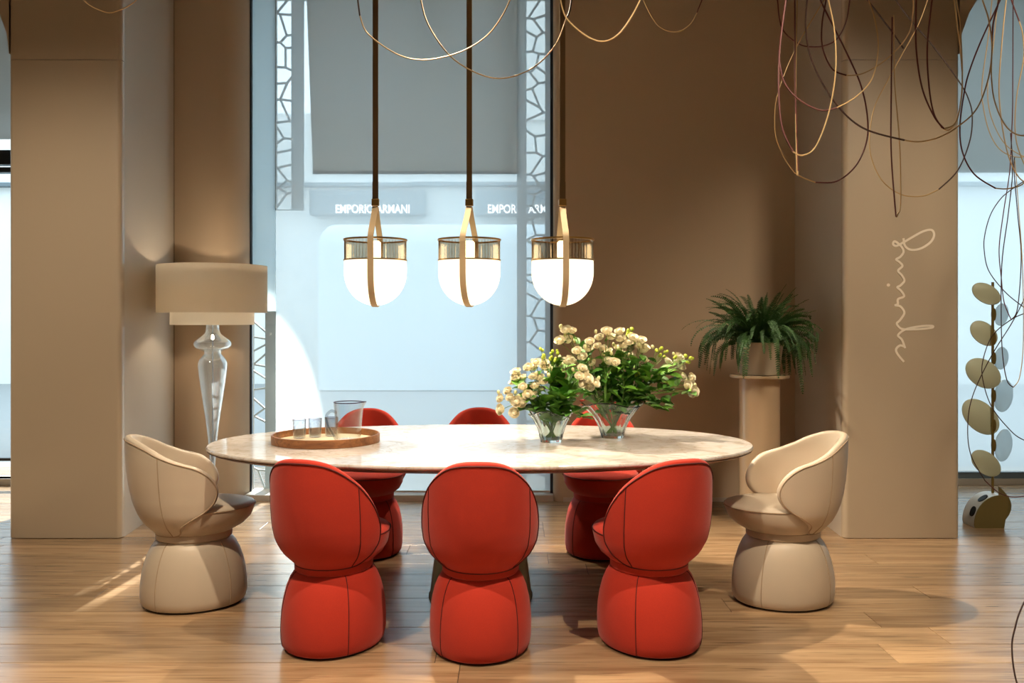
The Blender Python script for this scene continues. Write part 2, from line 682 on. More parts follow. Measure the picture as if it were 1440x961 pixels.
def spandrel(root, x_edge, sgn):
    """arch springing from the pillar over the side bay"""
    zs = PZ(75, COLY)
    W, H = 3.4, 0.95
    poly = []
    n = 24
    for i in range(n + 1):
        a = PI * i / n
        poly.append((x_edge + sgn * (W / 2 - W / 2 * math.cos(a)), zs + H * math.sin(a)))
    mb = MB()
    top = [(p[0], CEIL) for p in poly]
    y0, y1 = COLY + 0.004, COLY + 0.3
    for i in range(n):
        a, b, c, d = poly[i], poly[i + 1], top[i + 1], top[i]
        vs_ = [(q[0], yy, q[1]) for yy in (y0, y1) for q in (a, b, c, d)]
        mb.add(vs_, [(0, 1, 2, 3), (7, 6, 5, 4), (0, 4, 5, 1), (3, 2, 6, 7)])
    mb.build('arch', 'lacquer', root, smooth=False)


spandrel(pl_, CLX0, -1)
spandrel(pr_, CRX1, 1)

# script lettering painted on the right pillar, reads top to bottom
script = [(185, 115), (195, 165), (235, 190), (300, 180), (360, 140), (382, 95), (365, 62), (310, 72), (240, 110),
          (180, 145), (140, 165), (118, 155), (127, 135), (152, 150), (175, 175), (185, 205), (165, 235), (138, 252),
          (160, 270), (178, 295), (150, 325), (175, 355), (190, 390), (165, 420), (145, 432), (170, 455), (188, 490),
          (150, 508), (148, 540), (130, 548), (165, 555), (190, 595), (165, 640), (142, 665), (160, 692), (190, 702),
          (270, 702), (365, 692), (368, 680), (300, 682), (200, 702), (150, 740), (175, 770), (195, 825)]
tail = [(196, 818), (165, 806), (138, 830), (147, 862), (188, 912)]
lt = MB()
for pts in (script, tail):
    pp = smooth_path([P(1230 + u / 4.58, 310 + v / 4.58, COLY - 0.0005) for u, v in pts], 6)
    # flat ribbon on the panel
    w = 0.0065
    vs_, fs = [], []
    for i, p in enumerate(pp):
        t = pp[min(i + 1, len(pp) - 1)] - pp[max(i - 1, 0)]
        t.normalize()
        nn = Vector((-t.z, 0, t.x))
        p = p - Vector((0, i * 4e-6, 0))
        for q, yy in ((p + nn * w, 0), (p - nn * w, 0), (p - nn * w, -0.002), (p + nn * w, -0.002)):
            vs_.append((q.x, q.y + yy, q.z))
    for i in range(len(pp) - 1):
        for k in range(4):
            k2 = (k + 1) % 4
            fs.append((i * 4 + k, i * 4 + k2, i * 4 + 4 + k2, i * 4 + 4 + k))
    fs += [(0, 1, 2, 3), tuple(len(pp) * 4 - 4 + k for k in (3, 2, 1, 0))]
    lt.add(vs_, fs)
c = P(1230 + 88 / 4.58, 310 + 417 / 4.58, COLY - 0.0005)
dot = [(c.x + 0.010 * math.cos(k * PI / 6), c.z + 0.010 * math.sin(k * PI / 6)) for k in range(12)]
lt.rings([[(x_, COLY, z_) for x_, z_ in dot], [(x_, COLY - 0.002, z_) for x_, z_ in dot]])
ob = lt.build('lettering', 'lettering_white', pr_, smooth=False)
ob['label'] = 'white handwritten script lettering running down the pillar'

# ------------------------------------------------------------------ windows
# main window
w1 = thing('window_1', (0, 0, 0), 0, 'tall window filling the alcove', None)
w1['kind'] = 'structure'
GY = 6.72
fr = MB()
fr.box(WX0 - 0.01, WX0 + 0.012, 6.66, 6.69, 0, CEIL)
fr.build('window_frame', 'dark_metal', w1, smooth=False)
MB().box(WX1 - 0.022, WX1 + 0.005, 6.60, 6.66, 0, CEIL).build('window_frame', 'dark_metal', w1, smooth=False)
MB().box(WX0, WX1, 6.52, 6.80, 0, 0.042).build('window_sill', 'sill_metal', w1, smooth=False)
MB().box(WX0 - 0.015, WX1 - 0.005, GY, GY + 0.012, 0.04, CEIL).build('window_pane', 'window_glass', w1, smooth=False)


def sheet(name, mat, x0, x1, z0, z1, yy, parent=None, th=0.0012, x0b=None):
    mb = MB()
    x0b = x0 if x0b is None else x0b
    # top edge x0, bottom edge x0b
    vs_ = [(x0b, yy, z0), (x1, yy, z0), (x1, yy, z1), (x0, yy, z1)]
    mb.add(vs_, [(0, 1, 2, 3)])
    return mb.build(name, mat, parent, smooth=False)


# blinds: fabric sheets with a hem bar
SY = 6.60
bl = thing('roller_blind', (PX(570, SY), SY, 0.05), 0, 'sheer white roller blind covering the whole tall window', 'blind')


def blind_part(root, name, mat, x0, x1, z0, z1, yy, x0b=None):
    o = sheet(name, mat, x0, x1, z0, z1, yy, None, x0b=x0b)
    o.parent = root
    o.matrix_parent_inverse = Matrix.Translation(-Vector(root.location))
    return o


blind_part(bl, 'fabric', 'sheer', PX(388, SY), WX1 - 0.022, 0.055, CEIL, SY)
hb = MB().box(PX(388, SY), WX1 - 0.022, SY - 0.006, SY + 0.006, 0.046, 0.062).build('hem_bar', 'sill_metal', None, smooth=False)
hb.parent = bl
hb.matrix_parent_inverse = Matrix.Translation(-Vector(bl.location))
G2 = 6.64
b2 = thing('roller_blind', (PX(580, G2), G2, 2.4), 0, 'half lowered grey roller blind behind the sheer one', 'blind')
blind_part(b2, 'fabric', 'shade_blind', PX(428, G2), PX(727, G2), PZ(242, G2), CEIL, G2, x0b=PX(440, G2))
hb = MB().box(PX(440, G2), PX(727, G2), G2 - 0.004, G2 + 0.004, PZ(245, G2), PZ(241, G2)).build('hem_bar', 'fascia_grey', None, smooth=False)
hb.parent = b2
hb.matrix_parent_inverse = Matrix.Translation(-Vector(b2.location))


# lattice screens outside the glass
def clip(poly, nx, nz, d):
    out = []
    for i in range(len(poly)):
        a, b = poly[i], poly[(i + 1) % len(poly)]
        da = a[0] * nx + a[1] * nz - d
        db = b[0] * nx + b[1] * nz - d
        if da <= 0:
            out.append(a)
        if (da < 0 < db) or (db < 0 < da):
            t = da / (da - db)
            out.append((a[0] + (b[0] - a[0]) * t, a[1] + (b[1] - a[1]) * t))
    return out


def lattice(label, x0, x1, z0, z1, sx0, sx1, yy, seed, bar=0.016):
    """perforated strip x0..x1 with solid borders sx0..x0 and x1..sx1"""
    rg = random.Random(seed)
    W, H = x1 - x0, z1 - z0
    cell = 0.135
    seeds = []
    nz_ = int(H / cell)
    for i in range(nz_):
        for k in range(2):
            if rg.random() < 0.12:
                continue
            seeds.append((x0 + W * (k + rg.uniform(0.05, 0.95)) / 2, z0 + H * (i + rg.uniform(0.0, 1.0)) / nz_))
    mb = MB()
    th = 0.012
    for s in seeds:
        poly = [(x0, z0), (x1, z0), (x1, z1), (x0, z1)]
        for t in seeds:
            if t is s or abs(t[1] - s[1]) > 0.7:
                continue
            nx, nz = t[0] - s[0], t[1] - s[1]
            d = nx * (s[0] + t[0]) / 2 + nz * (s[1] + t[1]) / 2
            poly = clip(poly, nx, nz, d)
            if len(poly) < 3:
                break
        if len(poly) < 3:
            continue
        inner = poly
        n = len(poly)
        for i in range(n):
            a, b = poly[i], poly[(i + 1) % n]
            ex, ez = b[0] - a[0], b[1] - a[1]
            l = math.hypot(ex, ez)
            if l < 1e-6:
                continue
            nx, nz = ez / l, -ex / l
            inner = clip(inner, nx, nz, nx * a[0] + nz * a[1] - bar / 2)
            if len(inner) < 3:
                break
        if len(inner) < 3:
            mb.add([(p[0], yy, p[1]) for p in poly], [tuple(range(n))])
            continue
        # ring of outer polygon to hole: connect by angle, resampled
        cx_ = sum(p[0] for p in inner) / len(inner)
        cz_ = sum(p[1] for p in inner) / len(inner)

        def ray(pl, an):
            dx, dz = math.cos(an), math.sin(an)
            best = 9
            for i in range(len(pl)):
                a, b = pl[i], pl[(i + 1) % len(pl)]
                ex, ez = b[0] - a[0], b[1] - a[1]
                den = dx * ez - dz * ex
                if abs(den) < 1e-12:
                    continue
                t = ((a[0] - cx_) * ez - (a[1] - cz_) * ex) / den
                u = ((a[0] - cx_) * dz - (a[1] - cz_) * dx) / den
                if t > 0 and -1e-6 <= u <= 1 + 1e-6:
                    best = min(best, t)
            return (cx_ + dx * best, cz_ + dz * best)
        angs = sorted(set([round(math.atan2(p[1] - cz_, p[0] - cx_), 5) for p in list(poly) + list(inner)]))
        o_ = [ray(poly, a) for a in angs]
        i_ = [ray(inner, a) for a in angs]
        m = len(angs)
        vs_ = [(p[0], yy, p[1]) for p in o_] + [(p[0], yy, p[1]) for p in i_] + \
              [(p[0], yy + th, p[1]) for p in i_] + [(p[0], yy + th, p[1]) for p in o_]
        fs = []
        for k in range(m):
            k2 = (k + 1) % m
            fs += [(k, k2, m + k2, m + k), (m + k, m + k2, 2 * m + k2, 2 * m + k), (2 * m + k, 2 * m + k2, 3 * m + k2, 3 * m + k)]
        mb.add(vs_, fs)
    root = thing('lattice_screen', ((x0 + x1) / 2, yy, z0), 0, label, 'screen', 'perforated metal screens outside the tall window')
    for nm, part in (('lattice', mb),):
        o = part.build(nm, 'lattice_metal', None, smooth=False)
        o.parent = root
        o.matrix_parent_inverse = Matrix.Translation(-Vector(root.location))
    for a, b in ((sx0, x0), (x1, sx1)):
        if b - a > 0.004:
            o = MB().box(a, b, yy, yy + 0.02, z0, z1).build('border', 'lattice_metal', None, smooth=False)
            o.parent = root
            o.matrix_parent_inverse = Matrix.Translation(-Vector(root.location))
    return root


LY = 6.78
lattice('pale perforated metal screen beside the grey blind, above the plain panel edge', PX(388, LY), PX(411, LY), PZ(296, LY), CEIL, PX(387, LY), PX(427, LY), LY, 11)
lattice('pale perforated metal screen low down beside the floor lamp', PX(356, LY), PX(374, LY), 0.0, PZ(438, LY), PX(355.5, LY), PX(389, LY), LY, 5, bar=0.013)
lattice('tall pale perforated metal screen beside the brown beige wall', PX(739, LY), PX(768, LY), 0.0, CEIL, PX(727, LY), PX(777, LY), LY, 23)
o = MB().box(PX(352, LY), PX(387, LY), LY, LY + 0.02, PZ(438, LY), CEIL).build('cladding_panel', 'frosted_panel', None, smooth=False)
tag(o, 'plain pale frosted panel at the window edge above the low screen', 'panel')


def bay_window(name, x0, x1, label, sheer_on, side):
    w = thing(name, (0, 0, 0), 0, label, None)
    w['kind'] = 'structure'
    yy = BAYY
    zt = PZ(243, yy)
    MB().box(x0, x1, yy - 0.05, yy + 0.12, 0, 0.05).build('window_sill', 'sill_metal', w, smooth=False)
    MB().box(x0, x1, yy + 0.02, yy + 0.03, 0.05, CEIL).build('window_pane', 'window_glass', w, smooth=False)
    if not sheer_on:
        MB().box(x0, x1, yy - 0.03, yy + 0.06, PZ(232, yy), PZ(212, yy)).build('transom', 'dark_metal', w, smooth=False)
        MB().box(x0, x1, yy - 0.03, yy + 0.06, PZ(243, yy), PZ(236, yy)).build('transom', 'dark_metal', w, smooth=False)
        MB().box(x0, x1, yy - 0.02, yy + 0.04, PZ(648, yy), PZ(644, yy)).build('transom', 'dark_metal', w, smooth=False)
        MB().box(x0, x1, yy - 0.04, yy + 0.06, 0.05, PZ(695, yy) + 0.12).build('bottom_rail', 'dark_metal', w, smooth=False)
    else:
        MB().box(x0, x1, yy - 0.03, yy + 0.01, 0.05, 0.1).build('bottom_rail', 'fascia_grey', w, smooth=False)
    return w


bay_window('window_2', RX0, CLX0 - 0.15, 'unshaded window with dark transoms beyond the pillar', False, -1)
bay_window('window_3', CRX1 + 0.15, RX1, 'window with sheer and grey blinds behind the leaf lamp', True, 1)
bx0, bx1 = CRX1 + 0.16, RX1
sb = thing('roller_blind', (4.8, 7.12, 0.1), 0, 'sheer white roller blind behind the leaf shaped lamp', 'blind')
blind_part(sb, 'fabric', 'sheer', bx0, bx1, 0.12, CEIL, 7.12)
sb2 = thing('roller_blind', (4.8, 7.15, 2.4), 0, 'half lowered grey blind above the leaf shaped lamp', 'blind')
blind_part(sb2, 'fabric', 'shade_blind', bx0, bx1, PZ(243, 7.15), CEIL, 7.15)
sb3 = thing('roller_blind', (-5, 7.12, 2.6), 0, 'half lowered grey blind above dark transoms', 'blind')
blind_part(sb3, 'fabric', 'shade_blind', RX0, CLX0 - 0.16, PZ(196, 7.12), CEIL, 7.12)

# ------------------------------------------------------------------ the street outside
FY = 20.0
struct(MB().box(-40, 40, 8.0, 60, -0.3, -0.12).build('street_ground', 'asphalt', smooth=False))
# building opposite; its high arched opening is added, unseen, to shape the sun patch
fb = thing('building', (3, FY, -0.12), 0, 'pale stone building across the street with shop signs', 'building')
hx, hz, ha, hb_, hz0 = -1.95 + 0.07 * (FY - SY), 0.55 + 0.554 * (FY - SY), 0.565, 1.15, 7.2
BX0, BX1, BH = -2.25, 14.0, 14.0


def part_at(mb, name, mat, root, smooth=False):
    o = mb.build(name, mat, None, smooth=smooth)
    o.parent = root
    o.matrix_parent_inverse = Matrix.Translation(-Vector(root.location))
    return o


mb = MB()
# wall in four boxes round the opening plus arch spandrels
mb.box(BX0, BX1, FY, FY + 0.5, -0.12, hz0)
mb.box(BX0, hx - ha, FY, FY + 0.5, hz0, BH)
mb.box(hx + ha, BX1, FY, FY + 0.5, hz0, BH)
mb.box(hx - ha, hx + ha, FY, FY + 0.5, hz + hb_, BH)
n = 20
for i in range(n):
    a0, a1 = PI * i / n, PI * (i + 1) / n
    xa, xb = hx + ha * math.cos(a0), hx + ha * math.cos(a1)
    za, zb = hz + hb_ * math.sin(a0), hz + hb_ * math.sin(a1)
    vs_ = [(xa, FY, za), (xb, FY, zb), (xb, FY, hz + hb_), (xa, FY, hz + hb_)]
    vs_ += [(p[0], FY + 0.5, p[2]) for p in vs_]
    mb.add(vs_, [(3, 2, 1, 0), (4, 5, 6, 7), (0, 1, 5, 4)])
part_at(mb, 'wall', 'stone_facade', fb)
part_at(MB().box(BX0, BX1, FY - 0.25, FY, PZ(263, FY), PZ(258, FY)), 'cornice', 'fascia_grey', fb)
part_at(MB().box(BX0, BX1, FY - 0.1, FY, PZ(170, FY), PZ(160, FY)), 'cornice', 'stone_facade', fb)
# low building further left
lb = thing('building', (-7, FY, -0.12), 0, 'low pale building with shop sign fascia', 'building')
part_at(MB().box(-20, BX0 - 0.01, FY + 0.1, FY + 5, -0.12, 6.0), 'wall', 'stone_facade', lb)
part_at(MB().box(-20, BX0 - 0.01, FY - 0.15, FY + 0.1, PZ(263, FY), PZ(258, FY)), 'cornice', 'fascia_grey', lb)
for k, zz in enumerate((0.2, 1.7, 3.1)):
    for q in range(3):
        part_at(MB().box(-18 + q * 2.2, -16.6 + q * 2.2, FY + 0.02, FY + 0.12, zz, zz + 1.1), 'window', 'fascia_grey', lb)


def sign(px0, px1, tx0, tx1, label):
    s = thing('shop_sign', (PX((px0 + px1) / 2, FY - 0.4), FY - 0.4, PZ(302, FY - 0.4)), 0, label, 'sign', 'shop signs across the street')
    part_at(MB().box(PX(px0, FY - 0.4), PX(px1, FY - 0.4), FY - 0.4, FY - 0.02, PZ(302, FY - 0.4), PZ(268, FY - 0.4)), 'fascia', 'fascia_grey', s)
    cu = bpy.data.curves.new('sign_text', 'FONT')
    cu.body = 'EMPORIO ARMANI'
    cu.size = 0.30
    cu.extrude = 0.02
    cu.offset = 0.006
    tmp = bpy.data.objects.new('sign_text', cu)
    COL.objects.link(tmp)
    dg = bpy.context.evaluated_depsgraph_get()
    me = bpy.data.meshes.new_from_object(tmp.evaluated_get(dg))
    bpy.data.objects.remove(tmp)
    xs = [v.co.x for v in me.vertices]
    ys = [v.co.y for v in me.vertices]
    w = max(xs) - min(xs)
    sx = (PX(tx1, FY - 0.43) - PX(tx0, FY - 0.43)) / w
    sy = (PZ(288, FY) - PZ(300, FY)) / (max(ys) - min(ys))
    for v in me.vertices:
        v.co = Vector(((v.co.x - min(xs)) * sx, v.co.z, (v.co.y - min(ys)) * sy))
    me.materials.clear()
    me.materials.append(M['sign_white'])
    o = bpy.data.objects.new('lettering', me)
    COL.objects.link(o)
    o.location = (PX(tx0, FY - 0.43), FY - 0.43, PZ(300, FY - 0.43))
    o.parent = s
    o.matrix_parent_inverse = Matrix.Translation(-Vector(s.location))
    return s


sign(435, 597, 472, 576, 'grey shop fascia with white capital letters in full view across the street')
sign(668, 850, 686, 790, 'grey shop fascia with white capital letters partly behind the metal screen')
aw = MB()
pr = [(0, 0), (0, 2.2), (-0.15, 2.5), (-0.4, 2.62), (-0.4, 2.62)]
ax0, ax1 = PX(446, 18), 5.0
ring = []
for yy, zz in ((18.0, -0.1), (18.0, 2.9), (18.05, 3.15), (18.25, 3.3), (19.2, 3.32), (19.2, -0.1)):
    ring.append([(ax0 + (0.25 if zz > 3.2 else 0), yy, zz), (ax1, yy, zz)])
vs_ = [p for rg in ring for p in rg]
fs = [(2 * i, 2 * i + 1, 2 * i + 3, 2 * i + 2) for i in range(5)] + [(0, 2, 4, 6, 8, 10), (11, 9, 7, 5, 3, 1)]
aw.add(vs_, fs)
o = aw.build('delivery_van_body', 'awning_pale', None, smooth=False)
tag(o, 'large pale boxy shape with rounded top in the street below the signs', 'kiosk')
bevel(o, 0.12, 3)
o.name = 'street_kiosk'

o = MB().box(-8.0, CLX0 + 0.2, 8.2, 8.3, 3.25, 5.2).build('added_sun_blocker', 'stone_facade', None, smooth=False)  # unseen slab added outside to keep the sun off the left bay blind
struct(o)

# ------------------------------------------------------------------ ceiling spotlights
def spotlight(x, y, tgt, power, size, label, blend=0.35, col=(1.0, 0.84, 0.64), soft=0.03):
    root = thing('ceiling_spotlight', (x, y, CEIL), 0, label, 'spotlight', 'ceiling spotlights')
    d = (Vector(tgt) - Vector((x, y, CEIL - 0.13))).normalized()
    q = d.to_track_quat('-Z', 'Y')
    MB().lathe([(0.045, -0.02), (0.045, 0.0)], 20).build('mount', 'spot_housing', root)
    MB().tube([(0, 0, -0.01), (0, 0, -0.10)], 0.008, 8).build('stem', 'spot_housing', root)
    h = MB()
    h.lathe([(0.03, 0.09), (0.042, 0.08), (0.045, -0.06), (0.041, -0.06), (0.038, -0.03), (0.036, 0.0)], 24, cap1=True)
    hh = h.build('housing', 'spot_housing', root)
    hh.location = (0, 0, -0.13)
    hh.rotation_mode = 'QUATERNION'
    hh.rotation_quaternion = q
    lens = MB().lathe([(0.034, -0.028), (0.034, -0.024)], 20).build('lens', 'spot_lens', root)
    lens.location = (0, 0, -0.13)
    lens.rotation_mode = 'QUATERNION'
    lens.rotation_quaternion = q
    ld = bpy.data.lights.new('spot', 'SPOT')
    ld.energy = power
    ld.spot_size = R(size)
    ld.spot_blend = blend
    ld.shadow_soft_size = soft
    ld.color = col
    lo = bpy.data.objects.new('spot', ld)
    COL.objects.link(lo)
    lo.parent = root
    lo.location = Vector((0, 0, -0.13)) + d * 0.07
    lo.rotation_mode = 'QUATERNION'
    lo.rotation_quaternion = q


spotlight(-1.5, 1.9, (-0.45, 3.4, 0.2), 480, 54, 'ceiling spotlight aimed at the red chair beside the tray end', 0.5)
spotlight(1.2, 1.9, (0.25, 3.4, 0.2), 480, 54, 'ceiling spotlight aimed at the red chair below the vases', 0.5)
spotlight(-0.7, 4.7, (1.3, 3.9, 0.0), 900, 56, 'ceiling spotlight aimed at the beige chair by the script pillar', 0.5)
spotlight(0.6, 4.7, (-1.6, 3.8, 0.0), 420, 56, 'ceiling spotlight aimed at the beige chair by the floor lamp', 0.5)
spotlight(-0.9, 6.15, (-0.5, 4.5, 0.6), 260, 58, 'ceiling spotlight close to the tall window', 0.4)
spotlight(0.9, 6.15, (0.5, 4.5, 0.6), 260, 58, 'ceiling spotlight close to the brown wall', 0.4)
spotlight(-2.6, 2.2, (-2.75, 5.4, 1.3), 360, 46, 'ceiling spotlight aimed at the plain glossy pillar', 1.0, soft=0.3)
spotlight(2.6, 2.2, (2.35, 5.4, 1.4), 420, 46, 'ceiling spotlight aimed at the lettered pillar', 1.0, soft=0.3)
spotlight(-3.2, 0.2, (-2.6, 1.2, 0.0), 60, 130, 'added wide fill light deep in the showroom on the lamp side', 1.0, soft=0.3)  # this and the next wide ones: unseen fill lamps added for general brightness
spotlight(0.0, -0.6, (0.0, 0.6, 0.0), 60, 130, 'added wide fill light deep in the middle of the showroom', 1.0, soft=0.3)
spotlight(3.2, 0.2, (2.6, 1.2, 0.0), 60, 130, 'added wide fill light deep in the showroom on the pillar lettering side', 1.0, soft=0.3)

# ------------------------------------------------------------------ chairs
def smooth_table(zs, vals, n=400, k=31):
    z = np.linspace(zs[0], zs[-1], n)
    v = np.interp(z, zs, vals)
    pad = np.concatenate([2 * v[0] - v[k:0:-1], v, 2 * v[-1] - v[-2:-k - 2:-1]])
    ker = np.hanning(k + 2)[1:-1]
    ker /= ker.sum()
    v2 = np.convolve(pad, ker, 'same')[k:-k]
    return z, v2


AZ, AV = smooth_table([0.30, 0.345, 0.39, 0.44, 0.50, 0.58, 0.68, 0.82], [0.120, 0.158, 0.206, 0.230, 0.238, 0.240, 0.237, 0.220])
BZ, BV = smooth_table([0.30, 0.345, 0.39, 0.44, 0.50, 0.58, 0.68, 0.82], [0.135, 0.175, 0.222, 0.251, 0.273, 0.289, 0.300, 0.306])
HALF = [(0, .782), (25, .775), (45, .750), (60, .716), (75, .687), (90, .664), (101, .638), (110, .600), (115, .553), (112, .505), (103, .468), (91, .438),
        (82, .414), (76, .392), (73.5, .362), (64, .344), (40, .340), (20, .340), (0, .340)]
HALF_RED = [(0, .780), (17, .776), (32, .758), (45, .722), (57, .674), (67, .618), (75, .556), (79.5, .495), (79.5, .445), (77, .408), (73, .376),
            (67, .351), (57, .342), (40, .340), (20, .340), (0, .340)]


def full_edge(half):
    raw = [Vector((a_, z_ * 100, 0)) for a_, z_ in half] + [Vector((-a_, z_ * 100, 0)) for a_, z_ in half[-2:0:-1]]
    return [(p.x, p.y / 100) for p in smooth_path(raw, 3, True)]


ZC = 0.52


def shell_pt(deg, z):
    th = R(deg)
    a = float(np.interp(z, AZ, AV))
    b = float(np.interp(z, BZ, BV))
    return Vector((a * math.sin(th), -b * math.cos(th) if abs(th) < PI / 2 else -a * math.cos(th), z))


def shell_n(deg, z):
    du = shell_pt(deg + 1, z) - shell_pt(deg - 1, z)
    dv = shell_pt(deg, z + 0.004) - shell_pt(deg, z - 0.004)
    n_ = du.cross(dv)
    n_.normalize()
    p = shell_pt(deg, z)
    if n_.dot(Vector((p.x, p.y, 0))) < 0:
        n_.negate()
    return n_


def shell_mesh(EDGE):
    rhos = [0.1, 0.22, 0.34, 0.46, 0.58, 0.68, 0.77, 0.85, 0.91, 0.96, 1.0]
    T1 = 0.036

    def T(r):
        return T1 + 0.016 * (1 - r ** 4)
    outer, inner = [], []
    for r in rhos:
        ro, ri = [], []
        for d_, z_ in EDGE:
            dd, zz = d_ * r, ZC + (z_ - ZC) * r
            p = shell_pt(dd, zz)
            ro.append(p)
            ri.append(p - shell_n(dd, zz) * T(r))
        outer.append(ro)
        inner.append(ri)
    rim = []
    for s in range(1, 6):
        al = PI * s / 6
        rg_ = []
        for d_, z_ in EDGE:
            p = shell_pt(d_, z_)
            q = shell_pt(d_ * 0.97, ZC + (z_ - ZC) * 0.97)
            e = (p - q).normalized()
            rg_.append(p - shell_n(d_, z_) * T1 * (1 - math.cos(al)) / 2 + e * T1 * 0.42 * math.sin(al))
        rim.append(rg_)
    mb = MB()
    mb.rings(outer + rim + inner[::-1], True, True, True)
    return mb


def ell_rings(prof, N=56, back=1.0):
    rg = []
    for rx, ry, z, cy in prof:
        loop = []
        for k in range(N):
            a = 2 * PI * k / N
            s = math.sin(a)
            loop.append((rx * math.cos(a), cy + ry * s * (back if s < 0 else 1.0), z))
        rg.append(loop)
    return rg


BASE = [(0.192, 0.224, 0.010, 0), (0.200, 0.233, 0.020, 0), (0.2055, 0.239, 0.05, 0), (0.2070, 0.239, 0.10, 0),
        (0.2050, 0.233, 0.15, 0), (0.1985, 0.222, 0.20, 0), (0.188, 0.207, 0.245, 0), (0.174, 0.190, 0.28, 0),
        (0.160, 0.174, 0.302, 0), (0.140, 0.155, 0.314, 0), (0.10, 0.11, 0.318, 0)]


def make_chair(fab, pip, half, seam_deg, seam_top):
    EDGE = full_edge(half)
    root = bpy.data.objects.new('dining_chair', None)
    COL.objects.link(root)
    MB().rings(ell_rings([(0.178, 0.207, 0.0, 0), (0.184, 0.213, 0.002, 0), (0.184, 0.213, 0.014, 0)])).build('glide', 'black_glide', root)
    base = MB().rings(ell_rings(BASE)).build('base', fab, root, angle=60)
    for sa in (43, 137, 223, 317):
        pts = []
        for rx, ry, z, cy in BASE[:-1]:
            a = R(sa)
            pts.append((rx * math.cos(a) * 1.001, ry * math.sin(a) * 1.001, z))
        MB().tube(smooth_path(pts, 3), 0.0019, 5).build('seam', pip, base)
    MB().rings(ell_rings([(0.148, 0.163, 0.308, 0), (0.156, 0.172, 0.316, 0), (0.157, 0.173, 0.343, 0), (0.15, 0.165, 0.35, 0)])) \
        .build('collar', fab, root)
    SEAT = [(0.150, 0.165, 0.340, 0.0), (0.164, 0.182, 0.349, 0.004), (0.190, 0.214, 0.371, 0.012), (0.206, 0.236, 0.403, 0.022),
            (0.212, 0.245, 0.445, 0.030), (0.2125, 0.246, 0.455, 0.031), (0.206, 0.239, 0.466, 0.031), (0.18, 0.21, 0.474, 0.03),
            (0.12, 0.14, 0.479, 0.03), (0.05, 0.06, 0.481, 0.03)]
    seat = MB().rings(ell_rings(SEAT, back=0.8)).build('seat', fab, root, angle=60)
    loop = [Vector(p) for p in ell_rings([(0.2130, 0.2465, 0.456, 0.031)], 72, 0.8)[0]]
    MB().tube(loop, 0.0028, 6, closed=True).build('piping', pip, seat)
    back = shell_mesh(EDGE).build('backrest', fab, root, angle=60)
    MB().tube([shell_pt(d_, z_) + shell_n(d_, z_) * 0.0008 for d_, z_ in EDGE], 0.003, 6, closed=True).build('piping', pip, back)
    for s in (-1, 1):
        pts = []
        for i in range(25):
            z_ = 0.345 + (seam_top - 0.345) * i / 24
            pts.append(shell_pt(s * seam_deg, z_) + shell_n(s * seam_deg, z_) * 0.0006)
        MB().tube(pts, 0.0021, 5).build('seam', pip, back)
    return root


red0 = make_chair('red_fabric', 'red_piping', HALF_RED, 56, 0.676)
bei0 = make_chair('beige_leather', 'beige_piping', HALF, 60, 0.714)
GR = 'chairs around the oval table'
spots = [
    (red0, -0.736, 3.68, -17, 'red upholstered tub chair turned to the table near the tray, seen from behind'),
    (red0, -0.128, 3.63, 0, 'red upholstered tub chair squarely facing the table, its back fully shown'),
    (red0, 0.566, 3.68, 21, 'red upholstered tub chair turned to the table beside the beige chair, back shown'),
    (red0, -0.835, 5.10, 188, 'red upholstered tub chair behind the glass jug, on the window side of the table'),
    (red0, -0.195, 5.14, 180, 'middle red tub chair on the window side of the table'),
    (red0, 0.51, 5.10, 172, 'red tub chair on the window side of the table behind the flower vases'),
    (bei0, -1.497, 4.19, -72, 'beige leather tub chair at the table end by the floor lamp'),
    (bei0, 1.285, 4.216, 95, 'beige leather tub chair at the table end by the lettered pillar'),
]
used = set()
for proto, x, y, rz, label in spots:
    if proto.name in used:
        c = copy_tree(proto)
    else:
        c = proto
        used.add(proto.name)
    c.location = (x, y, 0)
    c.rotation_euler = (0, 0, R(rz))
    tag(c, label, 'chair', GR)

# ------------------------------------------------------------------ table
TXC, TYC, TA, TB = -0.151, 4.29, 1.297, 0.727
tb = thing('dining_table', (TXC, TYC, 0), 0, 'large oval dining table with pale marble top and bronze pedestal', 'table')


def oval(a, b, z, n=128, e=2.12):
    out = []
    for k in range(n):
        t = 2 * PI * k / n
        c_, s_ = math.cos(t), math.sin(t)
        out.append((a * math.copysign(abs(c_) ** (2 / e), c_), b * math.copysign(abs(s_) ** (2 / e), s_), z))
    return out


def oval_stack(lst):
    return [oval(TA + d, TB + d, z) for d, z in lst]


MB().rings(oval_stack([(-0.006, 0.722), (0.0, 0.728), (0.0, 0.735), (-0.004, 0.740)])).build('tabletop', 'marble', tb, angle=50)
MB().rings(oval_stack([(-0.20, 0.690), (-0.10, 0.694), (-0.03, 0.708), (-0.004, 0.7195), (-0.008, 0.722)])).build('underframe', 'table_wood', tb, angle=50)
MB().lathe([(0.250, 0.0), (0.250, 0.012), (0.244, 0.02), (0.232, 0.12), (0.205, 0.32), (0.182, 0.52), (0.172, 0.66), (0.175, 0.69)], 64) \
    .build('pedestal', 'bronze', tb)

